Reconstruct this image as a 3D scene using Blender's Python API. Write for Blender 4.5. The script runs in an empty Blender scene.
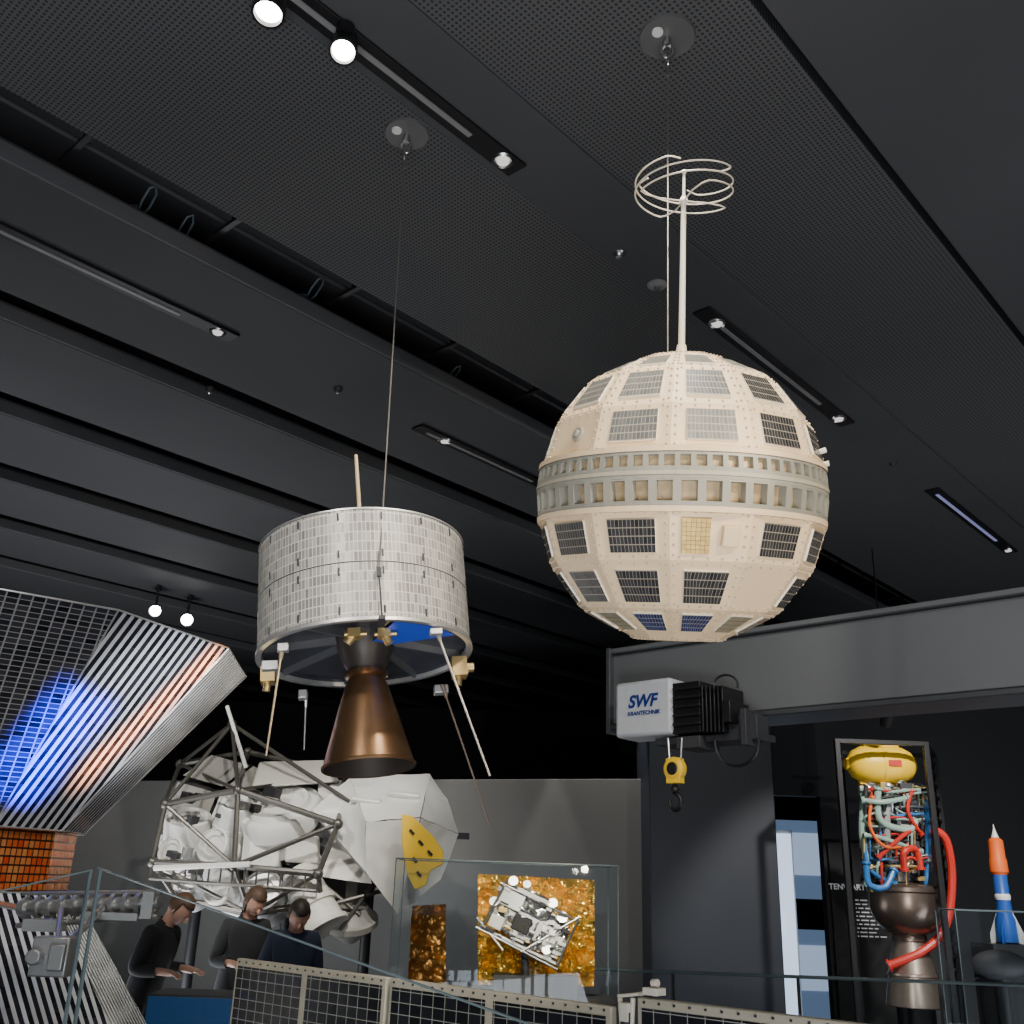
import bpy, bmesh, math, random
from mathutils import Vector, Matrix, noise
random.seed(7)
rad=math.radians
F=1000.0; PI=math.pi
PT=rad(20.3); RL=rad(2.0)
CAM=Vector((0,0,1.75))
_f=Vector((0,math.cos(PT),math.sin(PT))); _u0=Vector((0,-math.sin(PT),math.cos(PT))); _r0=Vector((1,0,0))
RT=_r0*math.cos(RL)+_u0*math.sin(RL); UP=_u0*math.cos(RL)-_r0*math.sin(RL)
def ray(px,py): return _f+RT*((px-512)/F)+UP*((512-py)/F)
def W(px,py,t): return CAM+ray(px,py)*t
def PY(px,py,Y):
    d=ray(px,py); return CAM+d*(Y/d.y)
def PZ(px,py,Z):
    d=ray(px,py); return CAM+d*((Z-CAM.z)/d.z)
def PP(px,py,pt,n):
    d=ray(px,py); return CAM+d*((pt-CAM).dot(n)/d.dot(n))
def proj(p):
    q=p-CAM; t=q.dot(_f); return (512+F*q.dot(RT)/t, 512-F*q.dot(UP)/t)
A=rad(42.5)
U=Vector((math.sin(A),math.cos(A),0)); V=Vector((-math.cos(A),math.sin(A),0))
Z3=Vector((0,0,1))
CZ=4.75
# ---------------------------------------------------------------- camera
cd=bpy.data.cameras.new("camera"); cam=bpy.data.objects.new("camera",cd)
bpy.context.scene.collection.objects.link(cam)
cd.sensor_width=36; cd.lens=36*F/1024; cd.clip_end=100
M=Matrix((RT,UP,-_f)).transposed().to_4x4(); M.translation=CAM; cam.matrix_world=M
bpy.context.scene.camera=cam
bpy.context.scene.view_settings.exposure=.35
# ---------------------------------------------------------------- materials
def nm(name):
    m=bpy.data.materials.new(name); m.use_nodes=True
    nt=m.node_tree; b=nt.nodes["Principled BSDF"]; return m,nt,b
def S(b,k,v):
    if k in b.inputs: b.inputs[k].default_value=v
def mat(name,col,rough=.5,metal=0,var=.12,nscale=14,bump=0,bscale=30,emit=None,es=0,spec=.5):
    m,nt,b=nm(name); N=nt.nodes; L=nt.links
    tc=N.new("ShaderNodeTexCoord"); no=N.new("ShaderNodeTexNoise"); no.inputs["Scale"].default_value=nscale; no.inputs["Detail"].default_value=4
    L.new(tc.outputs["Object"],no.inputs["Vector"])
    mx=N.new("ShaderNodeMix"); mx.data_type='RGBA'
    c=Vector(col[:3])
    mx.inputs[6].default_value=(*(c*(1-var)),1); mx.inputs[7].default_value=(*[min(1,x*(1+var)) for x in c],1)
    L.new(no.outputs["Fac"],mx.inputs[0]); L.new(mx.outputs[2],b.inputs["Base Color"])
    S(b,"Roughness",rough); S(b,"Metallic",metal); S(b,"Specular IOR Level",spec)
    if bump:
        n2=N.new("ShaderNodeTexNoise"); n2.inputs["Scale"].default_value=bscale; n2.inputs["Detail"].default_value=6
        L.new(tc.outputs["Object"],n2.inputs["Vector"])
        bp=N.new("ShaderNodeBump"); bp.inputs["Strength"].default_value=bump; bp.inputs["Distance"].default_value=.02
        L.new(n2.outputs["Fac"],bp.inputs["Height"]); L.new(bp.outputs[0],b.inputs["Normal"])
    if emit: S(b,"Emission Color",(*emit,1)); S(b,"Emission Strength",es)
    return m
def mth(nt,op,a,b=None):
    n=nt.nodes.new("ShaderNodeMath"); n.operation=op
    for i,x in enumerate([a,b]):
        if x is None: continue
        if isinstance(x,(int,float)): n.inputs[i].default_value=x
        else: nt.links.new(x,n.inputs[i])
    return n.outputs[0]
def gridmat(name,cell,line,sx,sy,lw,rough=.3,metal=0,cell2=None,rline=.5,mline=0,lwy=None):
    m,nt,b=nm(name); N=nt.nodes; L=nt.links
    uv=N.new("ShaderNodeUVMap"); sp=N.new("ShaderNodeSeparateXYZ"); L.new(uv.outputs[0],sp.inputs[0])
    u=mth(nt,'MULTIPLY',sp.outputs[0],sx); v=mth(nt,'MULTIPLY',sp.outputs[1],sy)
    fu=mth(nt,'FRACT',u); fv=mth(nt,'FRACT',v)
    a=mth(nt,'LESS_THAN',fu,lw); c=mth(nt,'LESS_THAN',fv,lwy if lwy is not None else lw); ln=mth(nt,'MAXIMUM',a,c)
    cu=mth(nt,'FLOOR',u); cv=mth(nt,'FLOOR',v)
    cb=N.new("ShaderNodeCombineXYZ"); L.new(cu,cb.inputs[0]); L.new(cv,cb.inputs[1])
    wn=N.new("ShaderNodeTexWhiteNoise"); wn.noise_dimensions='2D'; L.new(cb.outputs[0],wn.inputs["Vector"])
    mx=N.new("ShaderNodeMix"); mx.data_type='RGBA'; mx.inputs[6].default_value=(*cell,1); mx.inputs[7].default_value=(*(cell2 or cell),1)
    L.new(wn.outputs["Value"],mx.inputs[0])
    m2=N.new("ShaderNodeMix"); m2.data_type='RGBA'; m2.inputs[7].default_value=(*line,1)
    L.new(mx.outputs[2],m2.inputs[6]); L.new(ln,m2.inputs[0]); L.new(m2.outputs[2],b.inputs["Base Color"])
    rr=mth(nt,'ADD',mth(nt,'MULTIPLY',ln,rline-rough),rough); L.new(rr,b.inputs["Roughness"])
    mm=mth(nt,'ADD',mth(nt,'MULTIPLY',ln,mline-metal),metal); L.new(mm,b.inputs["Metallic"])
    return m
def perfmat(name,col,pitch=.021,r=.3):
    m,nt,b=nm(name); N=nt.nodes; L=nt.links
    tc=N.new("ShaderNodeTexCoord"); sp=N.new("ShaderNodeSeparateXYZ"); L.new(tc.outputs["Object"],sp.inputs[0])
    fu=mth(nt,'SUBTRACT',mth(nt,'FRACT',mth(nt,'MULTIPLY',sp.outputs[0],1/pitch)),.5)
    fv=mth(nt,'SUBTRACT',mth(nt,'FRACT',mth(nt,'MULTIPLY',sp.outputs[1],1/pitch)),.5)
    d=mth(nt,'ADD',mth(nt,'MULTIPLY',fu,fu),mth(nt,'MULTIPLY',fv,fv)); h=mth(nt,'LESS_THAN',d,r*r)
    mx=N.new("ShaderNodeMix"); mx.data_type='RGBA'; mx.inputs[6].default_value=(*col,1); mx.inputs[7].default_value=(.03,.03,.031,1)
    L.new(h,mx.inputs[0]); L.new(mx.outputs[2],b.inputs["Base Color"]); S(b,"Roughness",.75); S(b,"Specular IOR Level",.25)
    return m
cream=mat("cream_paint",(.78,.60,.38),.5,0,.06,8)
creamW=mat("ivory_rod",(.80,.75,.64),.4,0,.05)
beltm=mat("grey_green_belt",(.31,.30,.25),.5,.1,.1)
pocket=mat("belt_pocket",(.46,.34,.19),.4,.2,.3,60)
cellU=gridmat("solar_cell_light",(.09,.095,.09),(.38,.34,.27),12,4,.13,.3,0,(.14,.145,.14))  # lighter copy for upper panels; their brighter reflection is put into the colour
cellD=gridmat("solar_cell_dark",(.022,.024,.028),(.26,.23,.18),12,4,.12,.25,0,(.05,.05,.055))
cellB=gridmat("solar_cell_blue",(.02,.03,.09),(.28,.27,.25),10,4,.12,.2,0,(.035,.05,.15))
cellT=gridmat("solar_cell_tan",(.28,.24,.17),(.12,.10,.07),10,4,.12,.3,0,(.34,.30,.21))
goldcell=gridmat("gold_cell",(.36,.24,.06),(.13,.09,.03),6,8,.12,.3,.5,(.46,.31,.09))
drumcell=gridmat("drum_solar_cells",(.19,.185,.17),(.54,.52,.46),1/.0135,1/.034,.2,.35,.15,(.38,.37,.34),lwy=.1)
blk=mat("black_metal",(.014,.014,.016),.45,.3)
dk=mat("dark_paint",(.035,.037,.042),.6)
steel=mat("steel",(.5,.5,.5),.3,1)
alum=mat("brushed_aluminium",(.62,.62,.62),.38,.75,.1,40)
bronze=mat("bronze_nozzle",(.24,.14,.075),.28,.88,.3,6,.12,9)
nozin=mat("nozzle_inside",(.045,.035,.028),.6,.4)
brass=mat("brass_dull",(.62,.46,.20),.35,.8)
bluerefl=mat("blue_reflection_tint",(.02,.09,.75),.35,0,.2,8)
under=mat("underside_dark",(.055,.06,.075),.35,.3,.2,10)
white=mat("white_paint",(.72,.72,.69),.45,0,.05)
blanket=mat("white_thermal_blanket",(.60,.59,.54),.5,.0,.10,8,.35,10)
silver=mat("silver_blanket",(.68,.68,.65),.40,.12,.08,5,.3,6)
foil=mat("gold_foil",(1,.56,.10),.2,.8,.2,7,.5,16)
sfoil=mat("silver_foil",(.8,.8,.8),.18,.95,.1,7,.5,16)
yel=mat("yellow_paint",(.95,.60,.02),.4,0,.06)
red=mat("red_hose",(.55,.03,.02),.4)
blue=mat("blue_pipe",(.03,.16,.42),.35)
green=mat("pale_green_pipe",(.28,.42,.35),.4)
orange=mat("orange_paint",(.75,.13,.02),.45)
beamm=mat("grey_beam_paint",(.145,.153,.158),.5,0,.05,4)
beamd=mat("dark_beam_flange",(.06,.065,.07),.5)
wallm=mat("grey_wall",(.13,.13,.126),.7,0,.15,1.5,.1,3)
walld=mat("dark_wall",(.022,.023,.027),.7)
pillm=mat("pillar_blue_grey",(.030,.036,.050),.5,0,.08,3)
floorm=mat("floor_dark",(.03,.03,.033),.3,0,.2,3)
perf=perfmat("perforated_ceiling_board",(.090,.092,.096))
boardm=mat("smooth_ceiling_board",(.070,.072,.077),.7,0,.08,2,spec=.2)
boardl=mat("lit_board_edge",(.10,.103,.11),.6,0,.1,2)
lampw=mat("lamp_emitter",(1,1,1),.5,emit=(1,.95,.88),es=22)
lamps=mat("small_lamp_glass",(.6,.6,.6),.3,emit=(1,.95,.9),es=.6)
lampb=mat("violet_strip",(.3,.3,.5),.3,emit=(.5,.5,1),es=.2)
gaff=mat("grey_strip",(.22,.22,.22),.5)
wallglow=mat("lit_wall_glow",(.7,.8,1),.5,emit=(.62,.76,1),es=1.1)
screenb=mat("blue_screen",(.02,.06,.14),.3,emit=(.05,.25,.8),es=.05)
skin=mat("skin",(.38,.21,.15),.55,0,.05)
hairb=mat("brown_hair",(.06,.03,.014),.6,0,.3,60)
haird=mat("dark_hair",(.02,.014,.01),.6,0,.3,60)
clothk=mat("black_cloth",(.010,.010,.012),.9); clothg=mat("grey_cloth",(.022,.022,.025),.9); clothb=mat("navy_cloth",(.010,.015,.035),.9)
def glassm():
    m,nt,b=nm("clear_glass"); N=nt.nodes; L=nt.links
    tr=N.new("ShaderNodeBsdfTransparent"); tr.inputs[0].default_value=(.92,.95,.96,1)
    gl=N.new("ShaderNodeBsdfGlossy"); gl.inputs["Roughness"].default_value=.02; gl.inputs[0].default_value=(.85,.9,.95,1)
    mx=N.new("ShaderNodeMixShader"); lw=N.new("ShaderNodeLayerWeight")
    f=mth(nt,'ADD',mth(nt,'MULTIPLY',mth(nt,'POWER',lw.outputs["Facing"],5),.3),.025)
    L.new(f,mx.inputs[0]); L.new(tr.outputs[0],mx.inputs[1]); L.new(gl.outputs[0],mx.inputs[2])
    L.new(mx.outputs[0],N["Material Output"].inputs[0]); return m
glass=glassm()
gledge=mat("glass_edge",(.13,.17,.18),.2,0,.1)
helm=gridmat("probe_mirror_strips",(.012,.014,.02),(.9,.92,.95),1/.046,1/.042,.46,.12,.1,(.03,.03,.04),rline=.25,mline=.4,lwy=.0)
helmd=gridmat("probe_cells",(.008,.009,.012),(.42,.42,.44),1/.048,1/.024,.13,.15,.3,(.05,.05,.06),rline=.25,mline=.5,lwy=.14)
helmo=gridmat("probe_waist_copper",(.95,.10,.02),(.06,.03,.02),1/.03,1/.035,.22,.2,.6,(1,.42,.12),rline=.3,mline=.7)
arr=gridmat("array_cells",(.010,.011,.014),(.34,.34,.30),1/.058,1/.038,.055,.25,.1,(.022,.024,.03),lwy=.07)
# ---------------------------------------------------------------- mesh builder
class B:
    def __init__(s): s.v=[]; s.f=[]; s.m=[]; s.uv=[]
    def face(s,idx,m=0,uv=None): s.f.append(idx); s.m.append(m); s.uv.append(uv)
    def quad(s,a,b,c,d,m=0,uv=None):
        i=len(s.v); s.v+= [Vector(a),Vector(b),Vector(c),Vector(d)]; s.face([i,i+1,i+2,i+3],m,uv)
    def poly(s,pts,m=0,uv=None):
        i=len(s.v); s.v+=[Vector(p) for p in pts]; s.face(list(range(i,i+len(pts))),m,uv)
    def prism(s,pts,off,m=0):
        n=len(pts); i=len(s.v); s.v+=[Vector(p) for p in pts]+[Vector(p)+Vector(off) for p in pts]
        s.face(list(range(i,i+n)),m); s.face([i+n+k for k in range(n)][::-1],m)
        for k in range(n): s.face([i+k,i+n+k,i+n+(k+1)%n,i+(k+1)%n],m)
    def box(s,c,size,ax=None,m=0):
        c=Vector(c); X,Y,Z=ax if ax else (Vector((1,0,0)),Vector((0,1,0)),Z3)
        hx,hy,hz=[k/2 for k in size]; i=len(s.v)
        for dz in(-1,1):
            for dx,dy in((-1,-1),(1,-1),(1,1),(-1,1)): s.v.append(c+X*hx*dx+Y*hy*dy+Z*hz*dz)
        for q in([3,2,1,0],[4,5,6,7],[0,1,5,4],[1,2,6,5],[2,3,7,6],[3,0,4,7]):
            s.face([i+k for k in q],m,[(0,0),(1,0),(1,1),(0,1)])
    def tube(s,p0,p1,r0,r1=None,n=12,m=0,caps=True):
        s.path([p0,p1],[r0,r0 if r1 is None else r1],n,m,caps)
    def path(s,pts,r,n=8,m=0,caps=True,closed=False):
        pts=[Vector(p) for p in pts]; K=len(pts); rs=r if isinstance(r,(list,tuple)) else [r]*K
        t0=(pts[1]-pts[0]).normalized(); a=t0.orthogonal().normalized(); base=len(s.v)
        for k in range(K):
            if closed: t=(pts[(k+1)%K]-pts[k-1]).normalized()
            else: t=(pts[min(k+1,K-1)]-pts[max(k-1,0)]).normalized()
            a=(a-t*a.dot(t)).normalized(); b=t.cross(a)
            for j in range(n):
                th=2*PI*j/n; s.v.append(pts[k]+(a*math.cos(th)+b*math.sin(th))*rs[k])
        for k in range(K if closed else K-1):
            k2=(k+1)%K
            for j in range(n): s.face([base+k*n+j,base+k*n+(j+1)%n,base+k2*n+(j+1)%n,base+k2*n+j],m)
        if caps and not closed:
            s.face([base+j for j in range(n)][::-1],m); s.face([base+(K-1)*n+j for j in range(n)],m)
    def lathe(s,prof,n=48,o=(0,0,0),ax=None,m=0,uvs=None,a0=0,a1=2*PI):
        o=Vector(o); X,Y,Z=ax if ax else (Vector((1,0,0)),Vector((0,1,0)),Z3)
        base=len(s.v); full=abs(a1-a0-2*PI)<1e-6; c=n if full else n+1
        for r,z in prof:
            for j in range(c):
                th=a0+(a1-a0)*j/n; s.v.append(o+X*math.cos(th)*r+Y*math.sin(th)*r+Z*z)
        for k in range(len(prof)-1):
            for j in range(n):
                j2=(j+1)%c; q=[base+k*c+j,base+k*c+j2,base+(k+1)*c+j2,base+(k+1)*c+j]
                uv=None
                if uvs: 
                    z0=prof[k][1]; z1=prof[k+1][1]; d=2*PI/n*uvs
                    uv=[(j*d,z0),((j+1)*d,z0),((j+1)*d,z1),(j*d,z1)]
                s.face(q,m[k] if isinstance(m,list) else m,uv)
    def ball(s,c,r,n=10,m=0,ax=None,sc=(1,1,1)):
        prof=[(max(1e-4,math.sin(PI*k/n))*r,-math.cos(PI*k/n)*r) for k in range(n+1)]
        X,Y,Z=ax if ax else (Vector((1,0,0)),Vector((0,1,0)),Z3)
        s.lathe(prof,n*2,c,(X*sc[0],Y*sc[1],Z*sc[2]),m)
    def sheet(s,a,b,c,d,nu=16,nv=16,amp=.03,freq=4,m=0,seed=0,bulge=0,nrm=None,ridge=False):
        a,b,c,d=map(Vector,(a,b,c,d)); N=nrm or (b-a).cross(d-a).normalized(); base=len(s.v)
        for j in range(nv+1):
            for i in range(nu+1):
                u=i/nu;v=j/nv; p=a*(1-u)*(1-v)+b*u*(1-v)+c*u*v+d*(1-u)*v
                q=p*freq+Vector((seed*7.1,seed*3.3,0)); 
                if ridge:
                    h=amp*(1-2.5*abs(noise.noise(q)))+amp*.5*(1-2.5*abs(noise.noise(q*2.1+Vector((5,2,1)))))+amp*.25*noise.noise(q*5)
                else: h=amp*noise.noise(q)+amp*.5*noise.noise(q*2.3)
                h+=bulge*math.sin(PI*u)*math.sin(PI*v)
                s.v.append(p+N*h)
        for j in range(nv):
            for i in range(nu):
                k=base+j*(nu+1)+i; s.face([k,k+1,k+nu+2,k+nu+1],m,[(i/nu,j/nv),((i+1)/nu,j/nv),((i+1)/nu,(j+1)/nv),(i/nu,(j+1)/nv)])
COL=bpy.context.scene.collection
def finish(b,name,mats,parent=None,label=None,category=None,kind=None,group=None,angle=35,bevel=0,loc=None,local=False,flat=False,mw=None):
    me=bpy.data.meshes.new(name)
    off=Vector((0,0,0))
    if parent is not None and not local: off=parent.location
    elif loc is not None: off=Vector(loc)
    me.from_pydata([tuple(v-off) for v in b.v],[],b.f)
    mats=mats if isinstance(mats,list) else [mats]
    for x in mats: me.materials.append(x)
    me.polygons.foreach_set("material_index",b.m)
    uvl=me.uv_layers.new(name="UVMap")
    for p,uv in zip(me.polygons,b.uv):
        if uv:
            for li,c in zip(p.loop_indices,uv): uvl.data[li].uv=c
    if not flat:
        me.polygons.foreach_set("use_smooth",[True]*len(me.polygons)); 
    me.update(); 
    if not flat: me.set_sharp_from_angle(angle=rad(angle))
    o=bpy.data.objects.new(name,me); COL.objects.link(o)
    if parent is not None: o.parent=parent
    elif loc is not None: o.location=off
    if mw is not None: o.matrix_world=mw
    if bevel:
        md=o.modifiers.new("bevel",'BEVEL'); md.width=bevel; md.segments=2; md.limit_method='ANGLE'
    if label: o["label"]=label
    if category: o["category"]=category
    if kind: o["kind"]=kind
    if group: o["group"]=group
    return o
def thing(name,loc,label,category,group=None):
    e=bpy.data.objects.new(name,None); e.empty_display_size=.1; COL.objects.link(e); e.location=loc
    e["label"]=label; e["category"]=category
    if group: e["group"]=group
    return e
def text(body,name,size,origin,xa,ya,matl,parent,shear=0,align='LEFT',ext=.001,bold=0):
    c=bpy.data.curves.new(name,'FONT'); c.body=body; c.size=size; c.shear=shear; c.extrude=ext; c.align_x=align; c.offset=bold
    t=bpy.data.objects.new(name,c); COL.objects.link(t); bpy.context.view_layer.update()
    me=bpy.data.meshes.new_from_object(t.evaluated_get(bpy.context.evaluated_depsgraph_get()))
    bpy.data.objects.remove(t)
    xa=Vector(xa).normalized(); ya=Vector(ya).normalized(); za=xa.cross(ya); mm=Matrix((xa,ya,za)).transposed().to_4x4(); mm.translation=Vector(origin)-(parent.location if parent else Vector())
    me.transform(mm); me.materials.clear(); me.materials.append(matl)
    o=bpy.data.objects.new(name,me); COL.objects.link(o)
    if parent: o.parent=parent
    return o
# ---------------------------------------------------------------- room shell
def slab(name,w0,w1,z0,z1,m,u0=-8,u1=26):
    b=B(); c=U*((u0+u1)/2)+V*((w0+w1)/2)+Z3*((z0+z1)/2)
    b.box((0,0,0),(u1-u0,w1-w0,z1-z0),(Vector((1,0,0)),Vector((0,1,0)),Z3))
    mw=Matrix((U,V,Z3)).transposed().to_4x4(); mw.translation=c
    return finish(b,name,m,kind="structure",mw=mw,bevel=.004)
b=B(); b.box((0,6,-.05),(24,36,.1)); finish(b,"floor",floorm,kind="structure")
slab("ceiling",-14,26,5.7,5.8,walld,-14,30)
slab("ceiling",-9,1.19,4.66,4.80,boardm)
slab("ceiling",1.26,2.20,CZ,CZ+.1,perf)
slab("ceiling",2.20,2.60,CZ-.01,CZ+.1,boardm)
slab("ceiling",2.60,3.81,CZ,CZ+.1,perf)
for i,(a,c,dz) in enumerate([(4.28,5.40,0),(5.72,6.70,.0),(7.06,8.00,.0),(8.38,9.28,.0),(9.70,10.58,0),(11.02,11.88,.0),(12.34,13.28,0),(13.74,14.68,0),(15.14,17,0)]):
    slab("ceiling",a,c,CZ+dz,CZ+dz+.12,boardm)
    slab("trim_%d"%(i+1),a-.014,a-.001,CZ+.005,CZ+.10,boardl)  # added lighter strips; lit board edges are put into their colour
b=B(); b.box((0,19,2.85),(26,.2,5.7)); finish(b,"wall_far",walld,kind="structure")
b=B(); b.box((-9.5,6,2.85),(.2,26,5.7)); finish(b,"wall_left",walld,kind="structure")
b=B(); b.box((10.5,6,2.85),(.2,26,5.7)); finish(b,"wall_right",walld,kind="structure")
pa=PY(60,786,13.4); pb=PY(655,772,10.5); topz=(pa.z+pb.z)/2
d=Vector((pb.x-pa.x,pb.y-pa.y,0)); ln=d.length; d.normalize(); nrm=Vector((-d.y,d.x,0))
pa=pa-d*3; ln+=3
WD=d.copy(); WN=nrm.copy(); WB=Vector((pb.x,pb.y,0))
b=B()
mid=Vector((pa.x,pa.y,0))+d*ln/2+nrm*.1
b.box((mid.x,mid.y,topz/2),(ln,.2,topz),(d,nrm,Z3))
finish(b,"wall_back",wallm,kind="structure",bevel=.01)
p0=PY(650,800,9.9); p1=PY(776,800,9.9)
b=B(); b.box(((p0.x+p1.x)/2,10.4,2.36),(p1.x-p0.x,.9,4.7)); finish(b,"wall_pillar",pillm,kind="structure",bevel=.01)
x0=PY(776,900,11).x; x1=PY(826,900,11).x; 
topd=PY(800,796,11).z
b=B(); b.box(((x0-.5+x1)/2,11.05,(topd+4.2)/2),(x1-x0+.5,.15,4.2-topd)); finish(b,"wall_lintel",walld,kind="structure")
b=B(); b.box((x1+2.8,11.05,2.1),(5.6,.15,4.2)); finish(b,"wall_dark",mat("dark_wall_b",(.035,.036,.04),.6),kind="structure")
b=B()
xa=PY(780,900,12.5).x; xb=PY(794,900,12.5).x
b.box(((xa+xb)/2,12.5,1.2),(xb-xa,.05,2.4),m=0)
b.box(((xa+xb)/2,12.54,1.22),(xb-xa+.06,.03,2.44),m=1)
finish(b,"lit_wall_panel",[wallglow,white],label="tall cool white glowing panel standing in for a lit passage wall",category="lit wall")  # glow stands in for blue-white light falling on a white wall
b=B(); xc=PY(812,900,13).x; b.box((xc-.1,13.2,1.3),(.75,.05,2.6),m=0)
for z_,h_,m_ in ((2.2,.5,2),(1.5,.35,1),(.9,.5,2)): b.box((xc-.1,13.16,z_),(.6,.01,h_),m=m_)
finish(b,"information_board",[mat("blue_grey_panel",(.12,.17,.25),.5,emit=(.3,.45,.75),es=.22),blk,mat("pale_blue_panel",(.3,.4,.5),.5,emit=(.5,.65,.9),es=.5)],label="blue-grey information board in the passage",category="board")
for (w,z,r) in [(3.95,5.05,.03),(4.12,5.2,.05),(4.2,5.0,.015)]:
    b=B(); b.tube(V*w+U*-3+Z3*z,V*w+U*16+Z3*z,r,n=10)
    finish(b,"ceiling_pipe",mat("service_pipe",(.05,.052,.055),.5),label="dark service pipe above an open ceiling slot",category="pipe",group="ceiling service pipes")
b=B(); 
for k in range(22):
    b.tube(V*4.05+U*(-1+k*.8)+Z3*4.92,V*4.05+U*(-1+k*.8)+Z3*5.7,.008,n=6)
    b.box(V*4.05+U*(-1+k*.8)+Z3*4.9,(.03,.46,.02),(U,V,Z3))
finish(b,"trim_20",blk,kind="structure")
for (px,py) in [(130,212),(168,240),(440,385),(300,300)]:
    p=PZ(px,py,4.95); b=B(); pts=[p+Vector((.1*math.sin(t*2.2)+t*.05,.07*math.cos(t*3),.12*math.sin(t*1.7)))for t in [k*.3 for k in range(9)]]
    b.path(pts,.006,6); b.box(p,(.09,.06,.05))
    finish(b,"ceiling_cable",[mat("cable_grey",(.09,.13,.16),.5)],label="loose looped cable with a small junction box above ceiling",category="cable",group="ceiling cables")
# ---------------------------------------------------------------- light tracks
def track(a,c,strip,lampends,wd=.11):
    P0=PZ(*a,CZ); P1=PZ(*c,CZ); w=(P0.dot(V)+P1.dot(V))/2; u0=P0.dot(U); u1=P1.dot(U)
    e=thing("track_light",V*w+U*(u0+u1)/2+Z3*CZ,"slim black recessed ceiling light track with small downlights","track light","ceiling light tracks")
    b=B(); c_=V*w+U*(u0+u1)/2+Z3*(CZ-.012)
    b.box(c_,(abs(u1-u0),wd,.02),(U,V,Z3)); finish(b,"housing",blk,e,bevel=.003)
    b=B(); L_=abs(u1-u0); b.box(V*w+U*(u0+(u1-u0)*.42)+Z3*(CZ-.025),(L_*.72,.024,.006),(U,V,Z3)); finish(b,"diffuser_strip",strip,e)
    for t in lampends:
        q=V*w+U*(u0+(u1-u0)*t)+Z3*(CZ-.022)
        b=B(); b.lathe([(.0001,-.012),(.026,-.012),(.029,0)],20,q); b.lathe([(.029,0),(.042,-.01),(.05,0)],20,q,m=1); finish(b,"downlight",[lamps,steel],e)
track((255,-30),(522,165),gaff,[.93])
track((700,308),(848,422),gaff,[.09,.93])
track((928,488),(1014,550),lampb,[.95])
track((-60,200),(236,336),gaff,[.93])
track((418,425),(560,492),gaff,[.17])
def spot(px,py,z,r,aim):
    p=PZ(px,py,z); e=thing("spotlight",p,"black cylindrical ceiling spotlight with a bright lamp face","spotlight","ceiling spotlights")
    a=(Vector(aim)-p).normalized(); x=a.orthogonal().normalized(); y=a.cross(x)
    b=B(); b.lathe([(.0001,-.13),(r*.8,-.13),(r*1.1,-.11),(r*1.25,0),(r*1.05,.0),(r,-.02)],28,p,(x,y,a)); b.tube(p-a*.08,Vector((p.x,p.y,CZ-.03)),.012,m=0); b.tube((p.x,p.y,CZ-.06),(p.x,p.y,CZ-.03),.035,m=0)
    finish(b,"lamp_housing",blk,e)
    b=B(); b.lathe([(.0001,-.012),(r,-.02)],28,p,(x,y,a)); finish(b,"lamp_face",lampw,e)
spot(268,14,4.60,.047,(-.9,2.2,1.6)); spot(343,52,4.60,.042,(-.5,1.6,1.6))
spot(155,611,4.45,.06,(-2,4,1.5)); spot(187,620,4.45,.065,(-1,4,1.5))
def disc(px,py,r,z,name,label,cat,m1=blk,h=.03):
    p=PZ(px,py,z); b=B(); b.lathe([(.0001,-h),(r*.6,-h),(r*.95,-h*.5),(r,0)],24,p); b.lathe([(.0001,-h-.012),(r*.3,-h-.01),(r*.3,-h)],16,p,m=1)
    finish(b,name,[m1,steel],label=label,category=cat)
disc(657,283,.055,CZ,"smoke_detector","small round grey ceiling smoke detector","smoke detector",mat("detector_grey",(.2,.2,.2),.5))
disc(619,252,.035,CZ,"ceiling_sensor","small round metal ceiling sensor","sensor",steel)
disc(338,388,.03,CZ,"ceiling_sensor","small dark round ceiling sensor","sensor",dk)
disc(893,462,.03,CZ,"ceiling_sensor","small dark round ceiling sensor","sensor",dk)
disc(210,388,.03,CZ,"ceiling_sensor","small dark round ceiling sensor","sensor",dk)
# ---------------------------------------------------------------- faceted ball satellite
R=.426
bc=W(679.5,499,3.0)
hd=Vector((bc.x,bc.y,0)).normalized(); T=rad(13.6)
sidev=hd.cross(Z3).normalized()
za=(Z3*math.cos(T)-hd*math.sin(T)+sidev*math.sin(rad(2.3))).normalized()
xa=hd.cross(za).normalized(); ya=za.cross(xa).normalized()
ball=thing("ball_satellite",bc,"cream faceted spherical satellite with dark solar panels hanging from the ceiling","satellite")
def sp(lat,lon,r=R):
    la=rad(lat); lo=rad(lon); return bc+(xa*math.sin(lo)*math.cos(la)-ya*math.cos(lo)*math.cos(la)+za*math.sin(la))*r
lats=[10.4,28.6,49,74]; rr=[1.012,1.03,1.04,1.03]
shell=B(); riv=B(); panels=[]
def mixq(q,u,v): return q[0]*(1-u)*(1-v)+q[1]*u*(1-v)+q[2]*u*v+q[3]*(1-u)*v
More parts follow.
